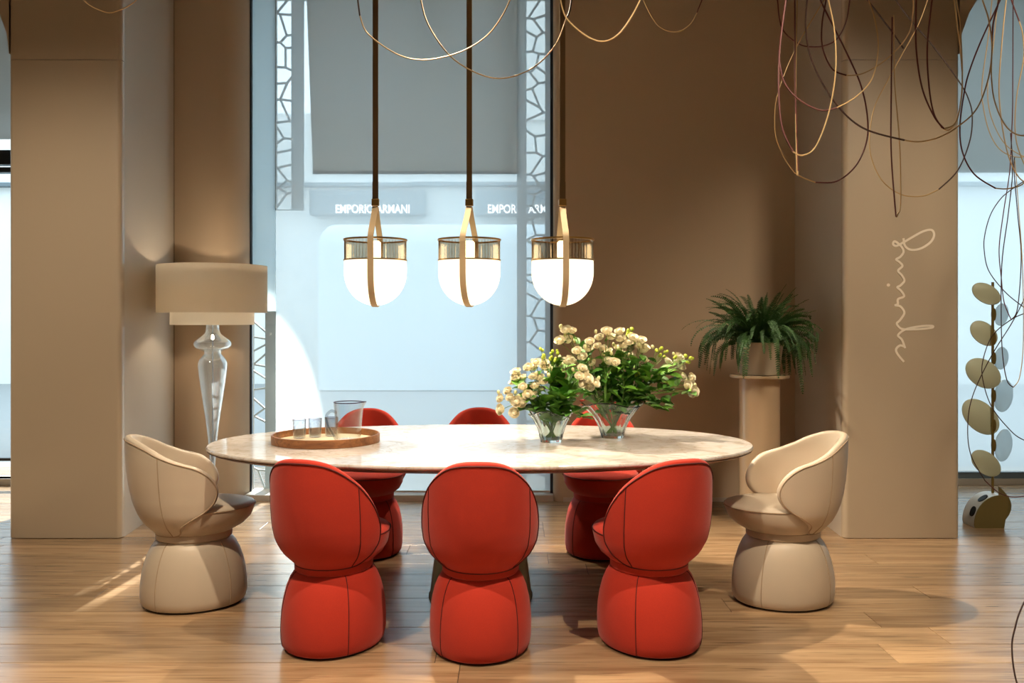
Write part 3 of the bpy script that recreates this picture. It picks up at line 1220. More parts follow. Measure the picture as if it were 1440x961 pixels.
# ------------------------------------------------------------------ pendants
def pendant(x, z_top, rot, tilt, label):
    D = 4.29
    root = thing('pendant_lamp', (x, D, 0), R(rot), label, 'pendant lamp', 'pendant lamps over the table')
    zr, zm, zb = 1.715, 1.617, 1.398
    r = 0.150
    g = thing_part = MB()
    prof = []
    nrib = 54
    # ribbed glass cylinder
    rg = []
    for z in (zm, zr):
        rg.append([((r - 0.006 + 0.005 * (k % 2)) * math.cos(PI * k / nrib), (r - 0.006 + 0.005 * (k % 2)) * math.sin(PI * k / nrib), z)
                   for k in range(2 * nrib)])
    MB().rings(rg, True, False, False).build('glass_band', 'ribbed_glass', root, smooth=False)
    pr = [(0.004, zb)]
    hh = zm - zb
    for i in range(1, 15):
        a = PI / 2 * i / 14
        pr.append((r * math.sin(a), zb + (hh - 0.06) * (1 - math.cos(a))))
    pr += [(r, zm - 0.02), (r - 0.001, zm - 0.003), (r - 0.012, zm - 0.002)]
    op = MB().lathe(pr, 56, cap1=True).build('opal_shade', 'opal_glow', root)
    for z, h, o_ in ((zr, 0.008, 0.003), (zm, 0.006, 0.002)):
        MB().lathe([(r - 0.006, z - h / 2), (r + o_, z - h / 2), (r + o_, z + h / 2), (r - 0.006, z + h / 2)], 56, cap0=False, cap1=False) \
            .build('brass_rim', 'brass', root)
    MB().lathe([(0.024, zm), (0.026, zm + 0.02), (0.026, zr - 0.012), (0.018, zr - 0.004)], 24).build('bulb', 'bulb_glow', root)
    # strap sling: a loop round the globe in the local y-z plane
    zc = PZ(285, D)
    ro = r + 0.004
    path = [(0.010, zc - 0.02), (0.05, zc - 0.07), (ro - 0.02, zr + 0.03), (ro, zr + 0.002), (ro, zm - 0.06)]
    for i in range(1, 12):
        a = PI / 2 * i / 12
        path.append((ro * math.cos(a), (zm - 0.06) - (hh - 0.06 + 0.004) * math.sin(a)))
    path.append((0.0, zb - 0.005))
    full = path + [(-q[0], q[1]) for q in path[-2::-1]]
    w, th = 0.0140, 0.003
    mb = MB()
    vs_, fs = [], []
    for i, (yy, zz) in enumerate(full):
        a, b = full[max(i - 1, 0)], full[min(i + 1, len(full) - 1)]
        t = Vector((0, b[0] - a[0], b[1] - a[1])).normalized()
        nn = Vector((0, -t.z, t.y))
        p = Vector((0, yy, zz))
        for sx, so in ((-w, -th / 2), (w, -th / 2), (w, th / 2), (-w, th / 2)):
            vs_.append(p + Vector((sx, 0, 0)) + nn * so)
    for i in range(len(full) - 1):
        for k in range(4):
            k2 = (k + 1) % 4
            fs.append((i * 4 + k, i * 4 + k2, i * 4 + 4 + k2, i * 4 + 4 + k))
    mb.add(vs_, fs)
    mb.build('strap_sling', 'strap_stitched', root)
    b = MB().box(-0.018, 0.018, -0.012, 0.012, zc - 0.017, zc + 0.017).build('clasp', 'brass', root, smooth=False)
    bevel(b, 0.003, 2)
    MB().box(-0.0135, 0.0135, -0.002, 0.002, zc, CEIL).build('strap', 'strap', root, smooth=False)
    b = MB().box(-0.0145, 0.0145, -0.0045, -0.002, zc + 0.01, zc + 0.10).build('strap_end', 'strap', root, smooth=False)
    MB().lathe([(0.05, CEIL - 0.03), (0.055, CEIL - 0.025), (0.055, CEIL)], 32).build('ceiling_rose', 'brass', root)


pendant(PX(528, 4.29), 0, 0, 0, 'glowing opal pendant on a strap over the tray')
pendant(PX(660, 4.29), 0, -9, 0, 'glowing opal pendant hanging in the middle of the three')
pendant(PX(791, 4.29), 0, 3, 0, 'glowing opal pendant on a strap over the flower vases')

# ------------------------------------------------------------------ floor lamp
LD = 6.0
LX = PX(299, LD)
fl = thing('floor_lamp', (LX, LD, 0), 0, 'tall clear glass floor lamp with wide beige drum shade', 'floor lamp')
zt, zb_, zi = PZ(374, LD), PZ(440, LD), PZ(457, LD)
RO = (371 - 222) / 2 * LD / FPX
RI = (354 - 241) / 2 * LD / FPX
MB().rings([[(r_ * math.cos(2 * PI * k / 64), r_ * math.sin(2 * PI * k / 64), z_) for k in range(64)]
            for r_, z_ in ((RO, zb_), (RO, zt), (RO - 0.003, zt), (RO - 0.003, zb_), (RO, zb_))], True, False, False) \
    .build('lamp_shade', 'lamp_shade_cloth', fl)
MB().rings([[(r_ * math.cos(2 * PI * k / 64), r_ * math.sin(2 * PI * k / 64), z_) for k in range(64)]
            for r_, z_ in ((RI, zi), (RI, zt - 0.08), (RI - 0.003, zt - 0.08), (RI - 0.003, zi), (RI, zi))], True, False, False) \
    .build('inner_shade', 'diffuser_cloth', fl)
ring = [Vector((RO * math.cos(a), RO * math.sin(a), zt - 0.01)) for a in [2 * PI * k / 3 for k in range(3)]]
sp = MB()
for p in ring:
    sp.tube([(0, 0, zt - 0.04), (p.x * 0.99, p.y * 0.99, zt - 0.01)], 0.003, 6)
sp.build('shade_spider', 'chrome', fl)


def gz(v):
    return PZ(360 + v / 3.0, LD)


def gr(u):
    return u / 3.0 * LD / FPX


prof = [(gr(34), 0.0), (gr(38), 0.004), (gr(34), 0.02), (gr(18), 0.05), (gr(11), 0.10), (gr(9), gz(925)), (gr(12), gz(850)), (gr(20), gz(760)), (gr(30), gz(680)),
        (gr(42), gz(600)), (gr(52), gz(530)), (gr(59), gz(470)), (gr(57), gz(445)), (gr(44), gz(425)), (gr(34), gz(412)), (gr(40), gz(402)),
        (gr(66), gz(390)), (gr(76), gz(375)), (gr(72), gz(360)), (gr(50), gz(342)), (gr(32), gz(326)), (gr(27), gz(310)), (gr(27), gz(290)), (gr(26), gz(270))]
pp = [(p.x, p.y) for p in smooth_path([(a, b, 0) for a, b in prof], 4)]
MB().lathe(pp, 48, cap0=True, cap1=False).build('glass_stem', 'lamp_glass', fl)
MB().lathe([(max(r_ - 0.006, 0.003), z_) for r_, z_ in pp], 48, cap0=True, cap1=False).build('glass_lining', 'lamp_glass', fl)
MB().tube([(0, 0, 0.005), (0, 0, zt - 0.04)], 0.0045, 8).build('rod', 'chrome', fl)
MB().lathe([(0.19, 0.0), (0.19, 0.006), (0.18, 0.012), (0.03, 0.014)], 48).build('foot_plate', 'chrome', fl)
MB().ball((0, 0, (zi + zt) / 2 - 0.02), 0.035, 16, 10, 1.2).build('bulb', 'lamp_bulb', fl)

# ------------------------------------------------------------------ pedestal and fern
FD = 5.75
FX = PX(1068, FD)
ZP = PZ(527, FD)
pe = thing('plant_pedestal', (FX, FD, 0), 0, 'glossy beige column pedestal with thin round top under the fern', 'pedestal')
rc = 28 * FD / FPX
MB().lathe([(rc, 0.0), (rc, ZP - 0.018)], 56).build('column', 'pedestal_lacquer', pe)
rt = 41 * FD / FPX
MB().lathe([(rt - 0.004, ZP - 0.020), (rt, ZP - 0.016), (rt, ZP - 0.004), (rt - 0.004, ZP)], 56).build('top', 'pedestal_lacquer', pe)
fern = thing('potted_fern', (FX, FD, ZP), 0, 'bushy dark green fern in a beige pot on the pedestal', 'plant')
PH = 0.21
MB().lathe([(0.115, 0.0), (0.122, 0.004), (0.150, PH - 0.01), (0.152, PH), (0.142, PH), (0.138, PH - 0.03), (0.02, PH - 0.03)], 48).build('pot', 'pot_ceramic', fern)
MB().lathe([(0.138, PH - 0.035), (0.13, PH - 0.02), (0.03, PH - 0.012)], 32).build('soil', 'soil', fern)


def frond(az, el, L, droop, seed):
    rg = random.Random(seed)
    roll = rg.uniform(-0.9, 0.9)
    p = Vector((0.05 * math.cos(az), 0.05 * math.sin(az), PH - 0.02))
    n = 34
    step = L / n
    pts = [p.copy()]
    e = el
    for i in range(n):
        e -= droop * (0.35 + 1.5 * i / n) / n
        e = max(e, -1.45)
        d = Vector((math.cos(az) * math.cos(e), math.sin(az) * math.cos(e), math.sin(e)))
        p = p + d * step
        # keep clear of the pillar reveal, the wall and the pedestal top
        lim = 0.33
        if p.x > lim:
            p.x = lim + (p.x - lim) * 0.25
        if p.y > 0.62:
            p.y = 0.62
        pts.append(p.copy())
        az += rg.uniform(-0.02, 0.02)
    mb = MB()
    mb.tube(pts, [0.0024 * (1 - 0.7 * i / n) for i in range(n + 1)], 4)
    for i in range(3, n + 1):
        t = (pts[i] - pts[i - 1]).normalized()
        side = t.cross(Vector((0, 0, 1)))
        if side.length < 0.05:
            side = Vector((-math.sin(az), math.cos(az), 0))
        side.normalize()
        side = Matrix.Rotation(roll, 3, t) @ side
        up = side.cross(t)
        f = i / n
        ll = 0.030 * min(1, 0.45 + 2.2 * f) * (1 - f) ** 0.55 + 0.006
        for s in (-1, 1):
            for h in (0,):
                c0 = pts[i] - t * step * h
                d = (side * s + t * 0.35 + up * rg.uniform(-0.25, 0.15)).normalized()
                wv = t * 0.0034
                mb.add([c0 - wv, c0 + d * ll * 0.5 - wv * 1.15 - up * 0.002, c0 + d * ll, c0 + d * ll * 0.5 + wv * 1.15 - up * 0.002, c0 + wv],
                       [(0, 1, 2, 3, 4)])
    return mb


rf = random.Random(21)
NF = 210
for i in range(NF):
    az = 2 * PI * i / NF * 7.0 + rf.uniform(-0.2, 0.2)
    u = rf.random()
    if u < 0.42:
        el, L, droop = R(rf.uniform(52, 86)), rf.uniform(0.34, 0.46), rf.uniform(0.5, 1.6)
    elif u < 0.75:
        el, L, droop = R(rf.uniform(30, 60)), rf.uniform(0.36, 0.52), rf.uniform(1.4, 2.4)
    else:
        el, L, droop = R(rf.uniform(20, 60)), rf.uniform(0.30, 0.56), rf.uniform(2.6, 3.6)
    if math.cos(az) > 0.6:
        L *= 0.92
    frond(az, el, L, droop, i).build('frond', 'fern_green', fern, smooth=False)

# ------------------------------------------------------------------ tray, jug, glasses
TZ = 0.7405
TRX, TRY, TRR = PX(458.5, 4.30), 4.30, 0.258
tr = thing('serving_tray', (TRX, TRY, TZ), 0, 'round walnut serving tray with cream lining on the marble table', 'tray')
MB().lathe([(TRR - 0.012, 0.0), (TRR, 0.001), (TRR, 0.038), (TRR - 0.002, 0.040), (TRR - 0.008, 0.040), (TRR - 0.010, 0.038), (TRR - 0.010, 0.006), (TRR - 0.012, 0.006)],
           80, cap0=False, cap1=False).build('rim', 'tray_wood', tr, angle=40)
MB().lathe([(TRR - 0.0105, 0.0005), (TRR - 0.0105, 0.007), (TRR - 0.012, 0.008)], 80).build('lining', 'tray_leather', tr)
ZT = TZ + 0.0085
# jug
jx, jy = PX(490, 4.24), 4.24
jug = thing('glass_jug', (jx, jy, ZT), 0, 'clear glass jug with violet rim and looped handle on the tray', 'jug')
JH = 0.188


def jug_ring(r_, z_, spout):
    out = []
    for k in range(56):
        a = 2 * PI * k / 56
        d = abs((a + PI) % (2 * PI) - PI)
        rr = r_ + spout * math.exp(-(d / 0.32) ** 2)
        out.append((rr * math.cos(a), rr * math.sin(a), z_ + (0.004 if spout > 0.012 else 0) * math.exp(-(d / 0.4) ** 2)))
    return out


body = [jug_ring(0.054, 0.0, 0), jug_ring(0.058, 0.004, 0), jug_ring(0.060, 0.03, 0), jug_ring(0.064, 0.10, 0), jug_ring(0.068, 0.155, 0.003),
        jug_ring(0.070, 0.178, 0.012), jug_ring(0.071, JH, 0.020)]
inn = [jug_ring(0.067, JH, 0.018), jug_ring(0.064, 0.15, 0.002), jug_ring(0.060, 0.10, 0), jug_ring(0.056, 0.03, 0), jug_ring(0.052, 0.012, 0)]
jb = MB().rings(body + inn, True, True, True).build('body', 'clear_glass', jug, angle=60)
lp = [Vector(p) for p in jug_ring(0.069, JH, 0.019)]
MB().tube(lp, 0.0024, 6, closed=True).build('rim', 'violet_rim', jug)
hp = smooth_path([(-0.062, 0, 0.135), (-0.085, 0, 0.145), (-0.108, 0, 0.128), (-0.112, 0, 0.10), (-0.100, 0, 0.065), (-0.08, 0, 0.035), (-0.066, 0, 0.012), (-0.058, 0, 0.008)], 6)
hd = MB().tube(hp, 0.0075, 10).build('handle', 'jug_glass', jug)
jug.rotation_euler.z = R(-12)


def tumbler():
    root = bpy.data.objects.new('drinking_glass', None)
    COL.objects.link(root)
    MB().lathe([(0.026, 0.0), (0.030, 0.003), (0.034, 0.092), (0.0325, 0.092), (0.0285, 0.010), (0.004, 0.010)], 32).build('body', 'jug_glass', root, angle=60)
    MB().tube([(0.0333 * math.cos(2 * PI * k / 32), 0.0333 * math.sin(2 * PI * k / 32), 0.0925) for k in range(32)], 0.0013, 5, closed=True).build('rim', 'violet_rim', root)
    return root


t0 = tumbler()
for i, (px, yy, lb_) in enumerate(((421, 4.36, 'clear tumbler with violet rim nearest the tray edge'), (443, 4.40, 'clear tumbler with violet rim between another tumbler and the jug'),
                                   (466, 4.44, 'clear tumbler with violet rim hidden behind the jug handle'))):
    t = t0 if i == 0 else copy_tree(t0)
    t.location = (PX(px, yy), yy, ZT)
    tag(t, lb_, 'glass', 'tumblers on the tray')

# ------------------------------------------------------------------ vases and flowers
def vase(x, y, H, rb, rtop, label):
    root = thing('glass_vase', (x, y, TZ), 0, label, 'vase', 'glass vases on the table')
    N = 72

    def ring(f, off=0.0, zoff=0.0):
        z = H * f
        r_ = rb + (rtop - rb) * (0.35 * f + 0.65 * f ** 2.6) - off
        out = []
        for k in range(N):
            a = 2 * PI * k / N
            w_ = 1 + 0.05 * math.cos(11 * a + 2.0 * f) * (0.4 + f) + (0.05 * math.sin(3 * a) * f ** 4)
            out.append((r_ * w_ * math.cos(a), r_ * w_ * math.sin(a), z + zoff + 0.012 * math.sin(3 * a + 1) * f ** 4))
        return out
    fs_ = [0, 0.05, 0.15, 0.3, 0.45, 0.6, 0.72, 0.82, 0.9, 0.96, 1.0]
    rg = [ring(f) for f in fs_] + [ring(f, 0.006, 0.012 if f < 0.1 else 0) for f in fs_[::-1]]
    MB().rings(rg).build('body', 'vase_refract', root, angle=60)
    wr = [ring(f, 0.0075, 0.014 if f < 0.1 else 0) for f in (0.05, 0.15, 0.3, 0.45, 0.6)]
    MB().rings(wr).build('water', 'water', root)
    return root


VL = (PX(775, 4.30), 4.30)
VR = (PX(861, 4.46), 4.46)
vase(VL[0], VL[1], 0.145, 0.052, 0.108, 'smaller rippled glass vase holding roses, closer to the tray')
vase(VR[0], VR[1], 0.175, 0.055, 0.160, 'wider flared rippled glass vase holding roses, closer to the fern')


def rose_mesh(seed, r=0.024, bud=False):
    rg = random.Random(seed)
    mb = MB()
    layers = [(5, 1.0, 0.25), (5, 0.82, 0.55), (4, 0.6, 0.8), (3, 0.36, 1.0)]
    for n_, rad, up in layers:
        a0 = rg.uniform(0, 6.28)
        for k in range(n_):
            a = a0 + 2 * PI * k / n_
            w_ = 2.1 * PI / n_ * 0.62
            g = []
            for j, (f, zz) in enumerate(((0.25, -0.55), (0.75, -0.25), (1.0, 0.1 + 0.35 * up), (1.02 + 0.14 * (1 - up), 0.3 + 0.42 * up))):
                for q in (-1, -0.33, 0.33, 1):
                    an = a + w_ * q * (1 if j < 3 else 0.75)
                    rr = r * rad * f * (1 + rg.uniform(-0.05, 0.05))
                    z = r * (zz - (0.12 if j == 3 and abs(q) > 0.5 else 0))
                    g.append((rr * math.cos(an), rr * math.sin(an), z))
            fs_ = []
            for j in range(3):
                for q in range(3):
                    b = j * 4 + q
                    fs_.append((b, b + 1, b + 5, b + 4))
            mb.add(g, fs_)
    mb.ball((0, 0, r * 0.05), r * 0.5, 8, 5, 1.3)
    return mb.mesh('blossom', 'rose_petal', True, 70)


ROSES = [rose_mesh(s) for s in range(4)]
bm_ = MB()
bm_.ball((0, 0, 0), 0.009, 8, 6, 1.35)
BUD = bm_.mesh('bud', 'rose_bud')
bm_ = MB()
bm_.ball((0, 0, 0), 0.0085, 8, 6, 1.15)
BERRY = bm_.mesh('berry', 'berry_green')


def leaf_mesh(L, W, mat):
    mb = MB()
    n_ = 6
    vs_, fs_ = [], []
    for i in range(n_ + 1):
        f = i / n_
        w_ = W * math.sin(PI * min(1, f * 0.93 + 0.05)) ** 0.8 if f < 1 else 0.0004
        z = -0.25 * L * f * f + 0.10 * L * f
        vs_ += [(-w_, L * f, z + w_ * 0.35), (0, L * f, z), (w_, L * f, z + w_ * 0.35)]
    for i in range(n_):
        b = i * 3
        fs_ += [(b, b + 1, b + 4, b + 3), (b + 1, b + 2, b + 5, b + 4)]
    mb.add(vs_, fs_)
    return mb.mesh('leaf', mat)


LEAVES = [leaf_mesh(0.066, 0.020, 'green_leaf'), leaf_mesh(0.074, 0.022, 'green_leaf_bright'), leaf_mesh(0.052, 0.016, 'green_leaf')]


def put(mesh, name, parent, pos, direction, scale=1.0, roll=0.0, axis='Z'):
    o = bpy.data.objects.new(name, mesh)
    COL.objects.link(o)
    o.parent = parent
    o.location = pos
    d = Vector(direction)
    if d.length < 1e-6:
        d = Vector((0, 0, 1))
    o.rotation_mode = 'QUATERNION'
    q = d.to_track_quat(axis, 'Z' if axis == 'Y' else 'Y')
    o.rotation_quaternion = q @ Matrix.Rotation(roll, 4, d if False else Vector((0, 1, 0) if axis == 'Y' else (0, 0, 1))).to_quaternion()
    o.scale = (scale,) * 3
    return o


def bouquet(vc, H, rb, rtop, roses, berries, fol, names, rg):
    """roses: list of clusters of (dx, dz) from vase foot; builds one spray per cluster"""
    x0, y0 = vc

    def base_stem(tip):
        a = math.atan2(tip.y, tip.x)
        rr = min(math.hypot(tip.x, tip.y), rtop * 0.62)
        foot = Vector((-0.35 * rb * math.cos(a) + rg.uniform(-.01, .01), -0.35 * rb * math.sin(a) + rg.uniform(-.01, .01), 0.018))
        neck = Vector((rr * 0.8 * math.cos(a), rr * 0.8 * math.sin(a), H * 1.02))
        return foot, neck

    for ci, cl in enumerate(roses):
        pts = []
        for dx, dz in cl:
            # depth: cluster sits on a rounded dome
            pts.append(Vector((dx, 0, dz)))
        cen = sum(pts, Vector()) / len(pts)
        dep = rg.choice([-1, -1, 1]) * rg.uniform(0.02, 0.11)
        for p in pts:
            p.y = dep + rg.uniform(-0.03, 0.03)
        cen.y = dep
        root = thing('rose_spray', (x0, y0, TZ), 0, names[0][ci], 'flower', names[3])
        foot, neck = base_stem(cen)
        node = neck.lerp(cen, 0.45) + Vector((0, 0, 0.015))
        st = MB()
        st.tube(smooth_path([foot, neck, node], 5), 0.0024, 5)
        for p in pts:
            d = (p - node)
            st.tube(smooth_path([node, node.lerp(p, 0.5) + Vector((0, 0, 0.008)), p - d.normalized() * 0.012], 3), 0.0016, 4)
        st.build('stem', 'green_stem', root)
        for p in pts:
            d = (p - node).normalized() + Vector((rg.uniform(-.35, .35), -0.8, 0.3))
            put(rg.choice(ROSES), 'blossom', root, p, d, rg.uniform(0.82, 1.12), rg.uniform(0, 6))
        for k in range(2):
            p = cen + Vector((rg.uniform(-.05, .05), rg.uniform(-.03, .03), rg.uniform(0.0, .05)))
            put(BUD, 'bud', root, p, (rg.uniform(-.4, .4), -0.2, 1), rg.uniform(0.8, 1.1))
        for k in range(7):
            f = rg.uniform(0.1, 1.0)
            p = neck.lerp(cen, f) + Vector((rg.uniform(-.012, .012), rg.uniform(-.02, .02), -0.012))
            a = rg.uniform(0, 2 * PI)
            put(rg.choice(LEAVES), 'leaf', root, p, (math.cos(a), math.sin(a), rg.uniform(-0.3, 0.6)), rg.uniform(0.8, 1.25), rg.uniform(-.5, .5), 'Y')
    for ci, cl in enumerate(berries):
        pts = [Vector((dx, rg.uniform(-.05, .03), dz)) for dx, dz in cl]
        cen = sum(pts, Vector()) / len(pts)
        root = thing('berry_sprig', (x0, y0, TZ), 0, names[1][ci], 'flower', names[3])
        foot, neck = base_stem(cen)
        node = neck.lerp(cen, 0.6)
        st = MB()
        st.tube(smooth_path([foot, neck, node], 5), 0.0022, 5)
        for p in pts:
            st.tube([node, p], 0.0013, 4)
        st.build('stem', 'green_stem', root)
        for p in pts:
            put(BERRY, 'berry', root, p, (p - node), rg.uniform(0.85, 1.15))
            put(BERRY, 'berry', root, p + Vector((rg.uniform(-.014, .014), rg.uniform(-.014, .014), rg.uniform(-.012, .012))), (p - node), rg.uniform(0.7, 1.0))
        for k in range(6):
            p = node.lerp(cen, rg.uniform(-0.6, 0.6)) + Vector((0, 0, -0.01))
            a = rg.uniform(0, 2 * PI)
            put(rg.choice(LEAVES), 'leaf', root, p, (math.cos(a), math.sin(a), rg.uniform(-0.2, 0.6)), rg.uniform(0.8, 1.2), rg.uniform(-.5, .5), 'Y')
    for (dx, dz) in fol:
        tip = Vector((dx, rg.uniform(-.09, .06), dz))
        root = thing('foliage_sprig', (x0, y0, TZ), 0, names[2], 'foliage', names[3])
        foot, neck = base_stem(tip)
        path = smooth_path([foot, neck, neck.lerp(tip, 0.6) + Vector((0, 0, 0.012)), tip], 5)
        MB().tube(path, 0.002, 5).build('stem', 'green_stem', root)
        for k in range(15):
            f = 0.25 + 0.75 * k / 14
            p = path[min(int(f * (len(path) - 1)), len(path) - 1)]
            a = rg.uniform(0, 2 * PI)
            d = Vector((math.cos(a), math.sin(a), rg.uniform(-0.25, 0.6))) + (tip - neck).normalized() * 0.6
            put(rg.choice(LEAVES), 'leaf', root, p, d, rg.uniform(0.85, 1.35), rg.uniform(-.6, .6), 'Y')


def rel(pts, vpx, vpy, d):
    s = d / FPX
    return [((680 + u / 4.364 - vpx) * s, (vpy - (440 + v / 4.364)) * s) for u, v in pts]


L_R = [[(105, 525), (108, 590), (190, 605), (165, 515), (150, 480)], [(205, 540), (240, 545), (270, 500), (300, 510), (240, 455)],
       [(315, 450), (350, 470), (360, 425), (305, 395), (340, 400)], [(200, 410), (180, 440), (200, 375), (240, 415)],
       [(375, 310), (275, 340), (310, 345), (325, 310), (380, 340)], [(470, 320), (410, 365), (520, 310), (545, 300)],
       [(597, 340), (575, 385), (590, 430), (625, 400)], [(640, 450), (672, 430), (612, 365)]]
L_B = [[(350, 225), (370, 265), (410, 285), (455, 250), (440, 285), (425, 240)]]
L_F = [(430, 300), (470, 400), (420, 440), (520, 420), (560, 470), (300, 600), (360, 560), (480, 520), (250, 470), (540, 370), (440, 500), (610, 640)]
R_R = [[(500, 105), (535, 110), (515, 165), (463, 170)], [(565, 230), (600, 268), (640, 175), (630, 215)],
       [(703, 150), (742, 112), (770, 145), (690, 200)], [(825, 115), (825, 155), (875, 180), (900, 150), (850, 195)],
       [(955, 170), (970, 225), (975, 285), (940, 195), (985, 210)], [(765, 235), (825, 215), (850, 255), (890, 215), (895, 260)],
       [(790, 300), (760, 295), (720, 215), (660, 305)], [(745, 430), (775, 460), (730, 445)], [(695, 510), (740, 520), (790, 520), (705, 490)],
       [(1145, 300), (1200, 300), (1220, 330), (1210, 275)], [(1280, 395), (1220, 395), (1270, 440), (1290, 430)], [(1255, 490), (1230, 440), (1262, 470)]]
R_B = [[(885, 110), (915, 100), (905, 130), (880, 125)], [(1060, 230), (1085, 215), (1105, 240), (1080, 260), (1110, 270)],
       [(1170, 275), (1240, 265), (1260, 275), (1250, 300)], [(905, 370), (930, 380), (970, 375), (945, 355), (965, 415), (990, 400), (945, 395)],
       [(900, 450), (925, 465), (955, 470)]]
R_F = [(570, 150), (640, 290), (700, 380), (800, 340), (860, 400), (900, 300), (1010, 340), (1060, 360), (1120, 370), (1010, 470), (1060, 590),
       (1150, 560), (1180, 440), (780, 420), (850, 480), (950, 330), (740, 340), (620, 500), (820, 270)]
bouquet(VL, 0.145, 0.052, 0.108, [rel(c_, 775, 622, 4.30) for c_ in L_R], [rel(c_, 775, 622, 4.30) for c_ in L_B], rel(L_F, 775, 622, 4.30),
        (['cream rose spray hanging outermost and lowest beside the smaller vase',
          'cream rose spray low over the rim of the smaller vase beside the outermost one',
          'dense cream rose spray midway up the smaller bouquet above its low ones',
          'cream rose spray on the tray side edge of the smaller bouquet above the outermost one',
          'cream rose spray at the top of the smaller bouquet on its tray side',
          'cream rose spray at the top of the smaller bouquet beside its berry sprig',
          'cream rose spray of the smaller bouquet touching the wider one, upper of two',
          'cream rose spray of the smaller bouquet touching the wider one, lower of two'],
         ['berry sprig rising above the smaller glass vase'], 'leafy green sprig in the smaller glass vase',
         'stems in the smaller vase'), random.Random(4))
bouquet(VR, 0.175, 0.055, 0.160, [rel(c_, 861, 615, 4.46) for c_ in R_R], [rel(c_, 861, 615, 4.46) for c_ in R_B], rel(R_F, 861, 615, 4.46),
        (['tallest lone cream rose spray leaning out beside the window edge',
          'cream rose spray of the wider bouquet just below the tallest lone one',
          'cream rose spray of the wider bouquet between the lone spray and the topmost berries',
          'cream rose spray topping the wider bouquet beside the topmost berries',
          'cream rose spray high on the fern side of the wider bouquet crown',
          'cream rose spray in the middle of the wider bouquet crown',
          'cream rose spray facing out below the crown of the wider bouquet',
          'short cream rose spray just above the rim roses of the wider vase',
          'cream rose spray resting on the rim of the wider vase',
          'cream rose spray reaching towards the fern, uppermost of three',
          'cream rose spray reaching towards the fern, middle of three',
          'cream rose spray reaching towards the fern, lowest of three'],
         ['lime green berry sprig at the very top of the wider bouquet',
          'lime green berry sprig between the crown and the fern side roses',
          'lime green berry sprig among the outermost fern side roses',
          'full lime green berry cluster among leaves in the middle of the wider bouquet',
          'small lime green berry sprig just above the rim of the wider vase'], 'leafy green sprig in the wider flared vase',
         'stems in the wider vase'), random.Random(9))

# ------------------------------------------------------------------ leaf lamp
SD = 5.77
SX = PX(1396, SD)
ss = SD / FPX
lf = thing('leaf_lamp', (SX, SD, 0), 0, 'tall sculptural floor lamp with oval olive and pale leaves on brass stem', 'floor lamp')
MB().tube([(0, 0, 0.02), (0, 0, PZ(397, SD))], 0.0085, 10).build('stem', 'stand_brass', lf)
# (px offset centre x, y, half length, half width, tilt deg, material)
LV = [(1384.5, 413.5, 22, 13.5, -28, 'olive_leaf'), (1386, 469, 22, 15, -38, 'olive_leaf'), (1380, 525, 27, 19, -32, 'olive_leaf'),
      (1381.5, 587, 31, 20, -42, 'olive_leaf'), (1384, 651, 24, 15, -38, 'olive_leaf'),
      (1408, 442.5, 16, 10, 80, 'pale_leaf'), (1408, 504, 16, 10, 82, 'pale_leaf'), (1411, 557, 23, 13.5, 82, 'pale_leaf'), (1411, 626.5, 23, 12.5, 82, 'pale_leaf')]
for i, (px, py, hl, hw, tl, mat) in enumerate(LV):
    cx_, cz_ = (px - 1396) * ss, PZ(py, SD)
    mb = MB()
    rings_ = []
    for f, yy in ((0.97, -0.004), (1.0, 0.0), (0.97, 0.004)):
        rg_ = []
        for k in range(40):
            a = 2 * PI * k / 40
            u, v = hl * ss * f * math.cos(a), hw * ss * f * math.sin(a)
            ca, sa = math.cos(R(tl)), math.sin(R(tl))
            x_, z_ = u * ca - v * sa, u * sa + v * ca
            rg_.append((cx_ + x_, yy + (0.022 if i % 2 else -0.022) * (1 if mat == 'olive_leaf' else 0), cz_ + z_))
        rings_.append(rg_)
    mb.rings(rings_)
    lo_ = mb.build('leaf', mat, lf, angle=60)
    lo_['label'] = 'olive metal leaf' if mat == 'olive_leaf' else 'pale glassy leaf'
    # small brass disc clip at the stem
    ez = cz_ + (-hl * 0.55 * ss * math.sin(R(-tl)) if mat == 'olive_leaf' else 0)
    mb = MB()
    rg_ = []
    for yy in (-0.010, 0.010):
        rg_.append([(0.012 * math.cos(2 * PI * k / 20) + 0.006, yy, ez + 0.04 * math.sin(2 * PI * k / 20)) for k in range(20)])
    mb.rings(rg_)
    mb.build('leaf_clip', 'stand_brass', lf)
# base: quarter-round plate with a curved enamel face and an upright disc plate
quarter = [(-0.165, 0.0)]
for k in range(15):
    a = PI - (PI / 2 + 0.35) * k / 14
    quarter.append((-0.005 + 0.165 * math.cos(a), 0.19 * math.sin(a) + 0.02))
quarter += [(0.02, 0.0)]


def plate(poly, y0, y1):
    mb = MB()
    mb.rings([[(x_, y0, z_) for x_, z_ in poly], [(x_, y1, z_) for x_, z_ in poly]])
    return mb


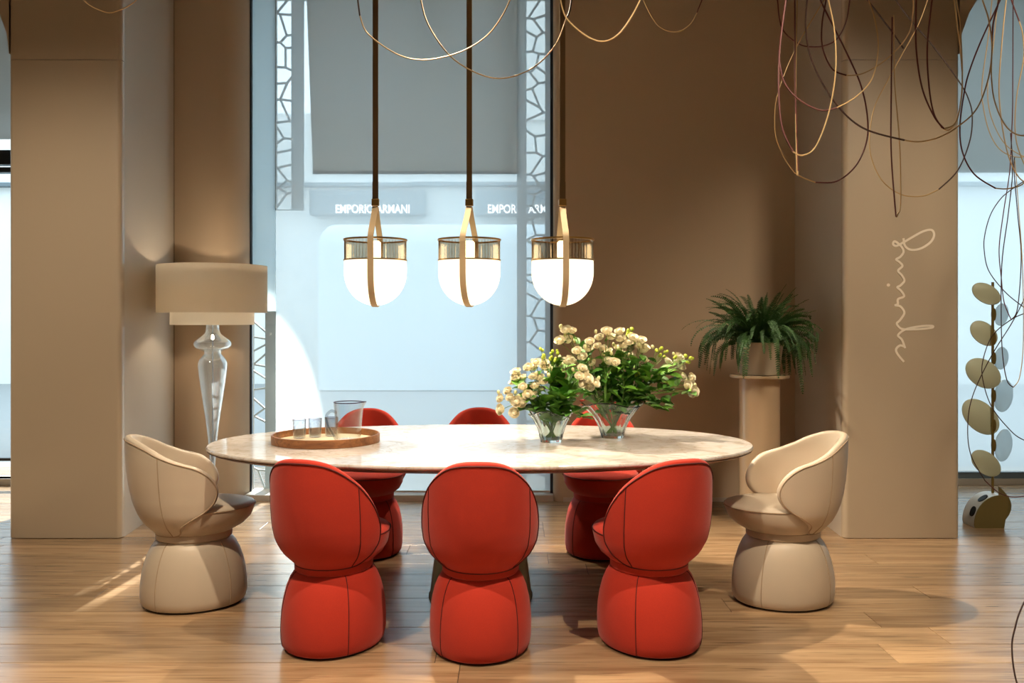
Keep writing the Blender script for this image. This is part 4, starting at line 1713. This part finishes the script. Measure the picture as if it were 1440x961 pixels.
plate([(x_, z_) for x_, z_ in quarter], -0.10, -0.092).build('base_plate', 'stand_base', lf, smooth=False)
cv = MB()
cr_ = []
for yy in (-0.092, 0.06):
    cr_.append([(x_ * 0.985, yy, z_ * 0.985) for x_, z_ in quarter])
cv.rings(cr_)
cv.build('base_body', 'white_enamel', lf, angle=30)
for a in (2.72, 2.12):
    mb = MB()
    c0 = Vector((-0.005 + 0.165 * math.cos(a), -0.05, 0.19 * math.sin(a) + 0.02))
    t = Vector((-0.165 * math.sin(a), 0, 0.19 * math.cos(a))).normalized()
    nn = Vector((t.z, 0, -t.x))
    if nn.x > 0 and a > 2.4:
        nn.negate()
    if nn.z < 0:
        nn.negate()
    rg_ = []
    for h_, sc in ((-0.004, 1.0), (0.003, 1.0), (0.003, 0.7)):
        rg_.append([c0 + nn * h_ + t * 0.034 * sc * math.cos(2 * PI * k / 20) + Vector((0, 0.026 * sc * math.sin(2 * PI * k / 20), 0)) for k in range(20)])
    mb.rings(rg_)
    mb.build('oval_opening', 'black_glide', lf)
disc = [(0.0, 0.0)] + [(0.0 + 0.085 * math.sin(PI * k / 16) ** 0.9, 0.005 + 0.255 * k / 16) for k in range(1, 16)] + [(0.0, 0.26)]
dp = MB()
dp.rings([[(x_ - 0.0, -0.075 + x_ * 0.1, z_) for x_, z_ in disc], [(x_, -0.065 + x_ * 0.1, z_) for x_, z_ in disc]])
dp.build('base_disc', 'stand_base', lf, smooth=False)

# ------------------------------------------------------------------ hanging wire loops
def wire_loop(label, D, segs, r=0.0026, tilt=0.0, to_ceiling=(True, True), off=0.0):
    """segs: [(material, [(px, py), ...]), ...] drawn in order at distance D, depth drifts with tilt along the loop"""
    allp = [p for s in segs for p in s[1]]
    xm = sum(p[0] for p in allp) / len(allp)
    tot = len(allp)
    root = None
    idx = 0
    made = []
    for si, (mat, pts) in enumerate(segs):
        vv = []
        for (px, py) in pts:
            d = D + tilt * math.sin(PI * idx / max(tot - 1, 1))
            vv.append(P(px, py, d))
            idx += 1
        if si == 0 and to_ceiling[0]:
            a, b = vv[0], vv[1]
            k_ = max(-0.12, min(0.12, a.x - b.x))
            top = Vector((a.x + k_ * 2, a.y, CEIL))
            vv = [a.lerp(top, f_) for f_ in (1, 0.65, 0.35, 0.15, 0.05)] + vv
        if si == len(segs) - 1 and to_ceiling[1]:
            a, b = vv[-1], vv[-2]
            k_ = max(-0.12, min(0.12, a.x - b.x))
            top = Vector((a.x + k_ * 2, a.y, CEIL))
            vv = vv + [a.lerp(top, f_) for f_ in (0.05, 0.15, 0.35, 0.65, 1)]
        made.append((mat, vv))
    root = thing('wire_loop', made[0][1][0], 0, label, 'wire loop', 'hanging loops of brass and leather wire')
    last = None
    for mat, vv in made:
        if last is not None and (last - vv[0]).length > 1e-4:
            vv = [last] + vv
        last = vv[-1]
        mb = MB()
        mb.tube(smooth_path(vv, 8), r * (1.25 if mat != 'wire_brass' else 1.0), 6)
        nm = {'wire_brass': 'brass_wire', 'wire_leather': 'leather_sleeve', 'wire_dark': 'leather_sleeve'}[mat]
        o = mb.build(nm, mat, None)
        o.parent = root
        o.matrix_parent_inverse = Matrix.Translation(-Vector(root.location))


def q3(lst):
    return [(1080 + u / 3.0, v / 3.0) for u, v in lst]


def q4(lst):
    return [(1340 + u / 4.8, 300 + v / 4.8) for u, v in lst]


def q5(lst):
    return [(1330 + u / 2.53, 380 + v / 2.53) for u, v in lst]


B_, L_, K_ = 'wire_brass', 'wire_leather', 'wire_dark'
wire_loop('broad brass wire loop over two pendants, hanging beside the window edge strap', 3.9,
          [(K_, [(500, -40), (502, -10), (506, 22)]), (B_, [(518, 48), (560, 77), (600, 84), (650, 72), (690, 45), (717, 0), (722, -40)])], 0.003, 0.15)
wire_loop('broad brass wire loop dipping across the perforated screen', 3.8,
          [(B_, [(590, -40), (592, 0), (605, 40), (640, 85), (695, 110), (745, 98), (780, 65), (797, 25)]), (K_, [(802, 10), (808, -40)])], 0.003, -0.1)
wire_loop('bright brass wire loop in front of the brown wall', 3.3, [(B_, [(784, -40), (788, 0), (800, 30), (838, 57), (870, 48), (900, 0), (908, -40)])], 0.0032)
wire_loop('small thin brass wire loop in front of the brown wall', 4.4,
          [(B_, [(898, -30), (905, 0), (925, 35), (950, 45), (970, 35), (980, 18)]), (L_, [(990, -10), (992, -40)])], 0.0024)
wire_loop('small brass wire loop beside the plain pillar', 3.9, [(B_, [(105, -30), (118, 0), (140, 14), (160, 17), (192, 0), (204, -30)])], 0.0026)

wire_loop('wide self crossing loop, half brass and half dark red leather, above the fern', 3.6,
          [(B_, q3([(280, -60), (225, 20), (120, 200), (50, 370), (30, 480), (40, 600), (110, 725), (200, 770)])),
           (L_, q3([(290, 765), (370, 700), (415, 600), (420, 500), (395, 370), (340, 240), (230, 20), (200, -60)]))], 0.0026, 0.2)
wire_loop('narrow loop of dark red leather and bright brass above the fern', 3.3,
          [(L_, q3([(85, -60), (75, 0), (50, 200), (45, 380), (60, 540), (105, 640)])),
           (B_, q3([(145, 656), (200, 620), (255, 480), (285, 300), (280, 130), (255, 0), (245, -60)]))], 0.0026, -0.15)
wire_loop('very narrow hanging loop seen edge on, leather and brass', 3.5,
          [(L_, q3([(112, -60), (113, 0), (115, 350), (126, 722)])), (B_, q3([(122, 715), (117, 380), (123, 0), (122, -60)]))], 0.0026)
wire_loop('small dark leather loop behind the others above the fern', 4.3,
          [(L_, q3([(35, -60), (40, 0), (60, 120), (130, 185), (200, 198), (260, 185), (298, 155), (330, 90), (345, 0), (350, -60)]))], 0.0026)
wire_loop('large loop of near black leather turning to brass, in front of the lettered pillar', 3.2,
          [(K_, q3([(170, -60), (165, 0), (160, 130), (190, 270), (280, 430), (400, 540), (575, 592)])),
           (B_, q3([(640, 598), (720, 580), (800, 535), (880, 460), (930, 330), (945, 200), (930, 80), (905, 0), (895, -60)]))], 0.0027, 0.2)
wire_loop('medium loop of dark leather and thin brass, crossing the pillar edge', 3.7,
          [(L_, q3([(250, -60), (245, 0), (228, 100), (230, 200), (270, 290), (330, 318)])),
           (B_, q3([(400, 310), (500, 250), (590, 150), (612, 50), (612, 0), (610, -60)]))], 0.0026)
wire_loop('medium loop of dark leather and bright brass swinging across the pillar edge', 3.4,
          [(L_, q3([(95, -60), (75, 20), (52, 180), (48, 250), (70, 350), (130, 420), (220, 465), (290, 455)])),
           (B_, q3([(370, 410), (440, 330), (465, 200), (450, 80), (425, 0), (405, -60)]))], 0.0026, -0.1)
wire_loop('straight dark leather wire slanting across the lettered pillar', 3.8, [(K_, q3([(370, -60), (420, 0), (520, 130), (572, 205)]))], 0.0027, 0, (True, False))
wire_loop('long slack loop with a dark slanting side and thin brass return on the lettered pillar', 4.0,
          [(K_, q3([(500, -60), (560, 30), (610, 95), (700, 200), (810, 350), (850, 430), (862, 500), (850, 600), (800, 720), (720, 800)])),
           (B_, q3([(650, 828), (560, 820), (480, 760), (435, 660), (430, 560), (450, 450), (500, 350), (560, 240), (640, 90), (690, -60)]))], 0.0024)
wire_loop('narrow needle shaped loop of leather and brass hanging above the script lettering', 3.7,
          [(L_, q3([(524, 72), (520, 400), (520, 650), (540, 915)])), (B_, q3([(548, 905), (560, 850), (555, 600), (535, 350), (530, 65)]))], 0.0026, 0, (False, False))
wire_loop('bright red leather and brass loop meeting a twin loop at its foot', 3.3,
          [(L_, q3([(628, -60), (625, 0), (625, 200), (650, 370), (700, 490), (742, 543)])),
           (B_, q3([(790, 520), (815, 420), (820, 300), (810, 100), (795, 0), (790, -60)]))], 0.0026)
wire_loop('dark red leather and brass loop just inside its twin on the lettered pillar', 3.45,
          [(L_, q3([(700, -60), (692, 0), (672, 200), (680, 370), (700, 480), (735, 540)])),
           (B_, q3([(765, 548), (800, 500), (818, 380), (815, 250), (785, 0), (775, -60)]))], 0.0026)
wire_loop('big dark red loop swinging over the blind beside the lettered pillar', 3.5,
          [(L_, q3([(1010, -60), (980, 0), (900, 170), (850, 300), (828, 390), (810, 530), (820, 640), (870, 735), (960, 795)])),
           (B_, q3([(1020, 795), (1090, 760), (1160, 600), (1190, 300), (1180, 0), (1175, -60)]))], 0.0025)
wire_loop('loop with short dark leather top and bright brass belly over the blind', 3.4,
          [(L_, q3([(985, -60), (970, 20), (950, 100), (945, 195)])), (B_, q3([(943, 330), (960, 440), (1010, 540), (1081, 572), (1150, 520), (1200, 300), (1200, -60)]))], 0.0028)
wire_loop('thin long brass loop hanging over the leaf lamp', 3.8,
          [(B_, q3([(1015, -60), (1005, 0), (985, 200), (975, 400), (1000, 600), (1040, 720), (1090, 770), (1150, 740), (1200, 500), (1190, -60)]))], 0.0028)
wire_loop('fine brass loop behind the brighter ones over the blind', 4.6,
          [(B_, q3([(950, -60), (930, 150), (905, 330), (905, 430), (935, 560), (990, 640), (1080, 662), (1160, 600), (1200, 300), (1190, -60)]))], 0.0026)
wire_loop('second fine brass loop close inside another over the blind', 4.5,
          [(B_, q3([(975, -60), (950, 200), (928, 350), (935, 470), (980, 580), (1040, 640), (1110, 650), (1180, 500), (1200, -60)]))], 0.0024)
wire_loop('brass and dark leather wire running steeply past the blind edge', 4.0,
          [(L_, q3([(1010, -60), (1030, 10), (1060, 90)])), (B_, q3([(1075, 150), (1078, 250), (1050, 400), (1042, 540), (1060, 640), (1110, 720), (1180, 600), (1200, -60)]))], 0.0026)
wire_loop('round thin dark loop circling the top of the leaf lamp', 4.9,
          [(K_, [(1470, 236), (1440, 255), (1422, 267), (1407, 280), (1393, 302), (1385, 330), (1384, 352), (1390, 380), (1409, 406), (1430, 425), (1450, 436), (1490, 440), (1540, 380), (1545, 200), (1540, -40)])], 0.0022, 0, (False, True))
wire_loop('long narrow dark loop with twin sides above the leaf lamp', 4.7,
          [(L_, [(1424, 150), (1423, 180), (1420, 240), (1411, 300), (1405, 350), (1408, 390), (1412, 425), (1422, 450)]), (K_, [(1431, 433), (1436, 362), (1431, 300), (1426, 240), (1427, 220)])],
          0.0022, 0, (True, False))
wire_loop('long needle shaped dark loop beside the lamp stem', 4.5,
          [(K_, [(1421, 187), (1424, 240), (1418, 300), (1409, 370), (1408, 450), (1410, 500), (1416, 535), (1425, 545)]), (B_, [(1434, 530), (1439, 480), (1438, 380), (1433, 300), (1427, 225)])],
          0.0022, 0, (False, False))
wire_loop('wide thin dark loop curling round the upper leaves', 4.8,
          [(K_, q5([(420, 150), (350, 140), (278, 155), (220, 185), (165, 235), (135, 310), (130, 380), (160, 480), (220, 560), (278, 605), (400, 640), (520, 500), (540, 100), (540, -960)]))], 0.0022, 0, (False, True))
wire_loop('very large thin dark loop reaching down to the lamp base', 5.0,
          [(K_, q5([(300, 60), (240, 180), (160, 310), (95, 450), (78, 560), (90, 660), (140, 750)])), (L_, q5([(200, 798), (278, 805), (420, 760), (540, 500), (560, 0), (560, -960)]))], 0.0023, 0, (False, True))
wire_loop('dark loop hanging low over the floor beside the leaf lamp', 3.0,
          [(K_, [(1560, -40), (1530, 500), (1480, 780), (1440, 848), (1427, 885), (1423, 915), (1430, 961), (1450, 1000), (1500, 1010), (1560, 900), (1600, 500), (1600, -40)])], 0.0024, 0, (True, True))
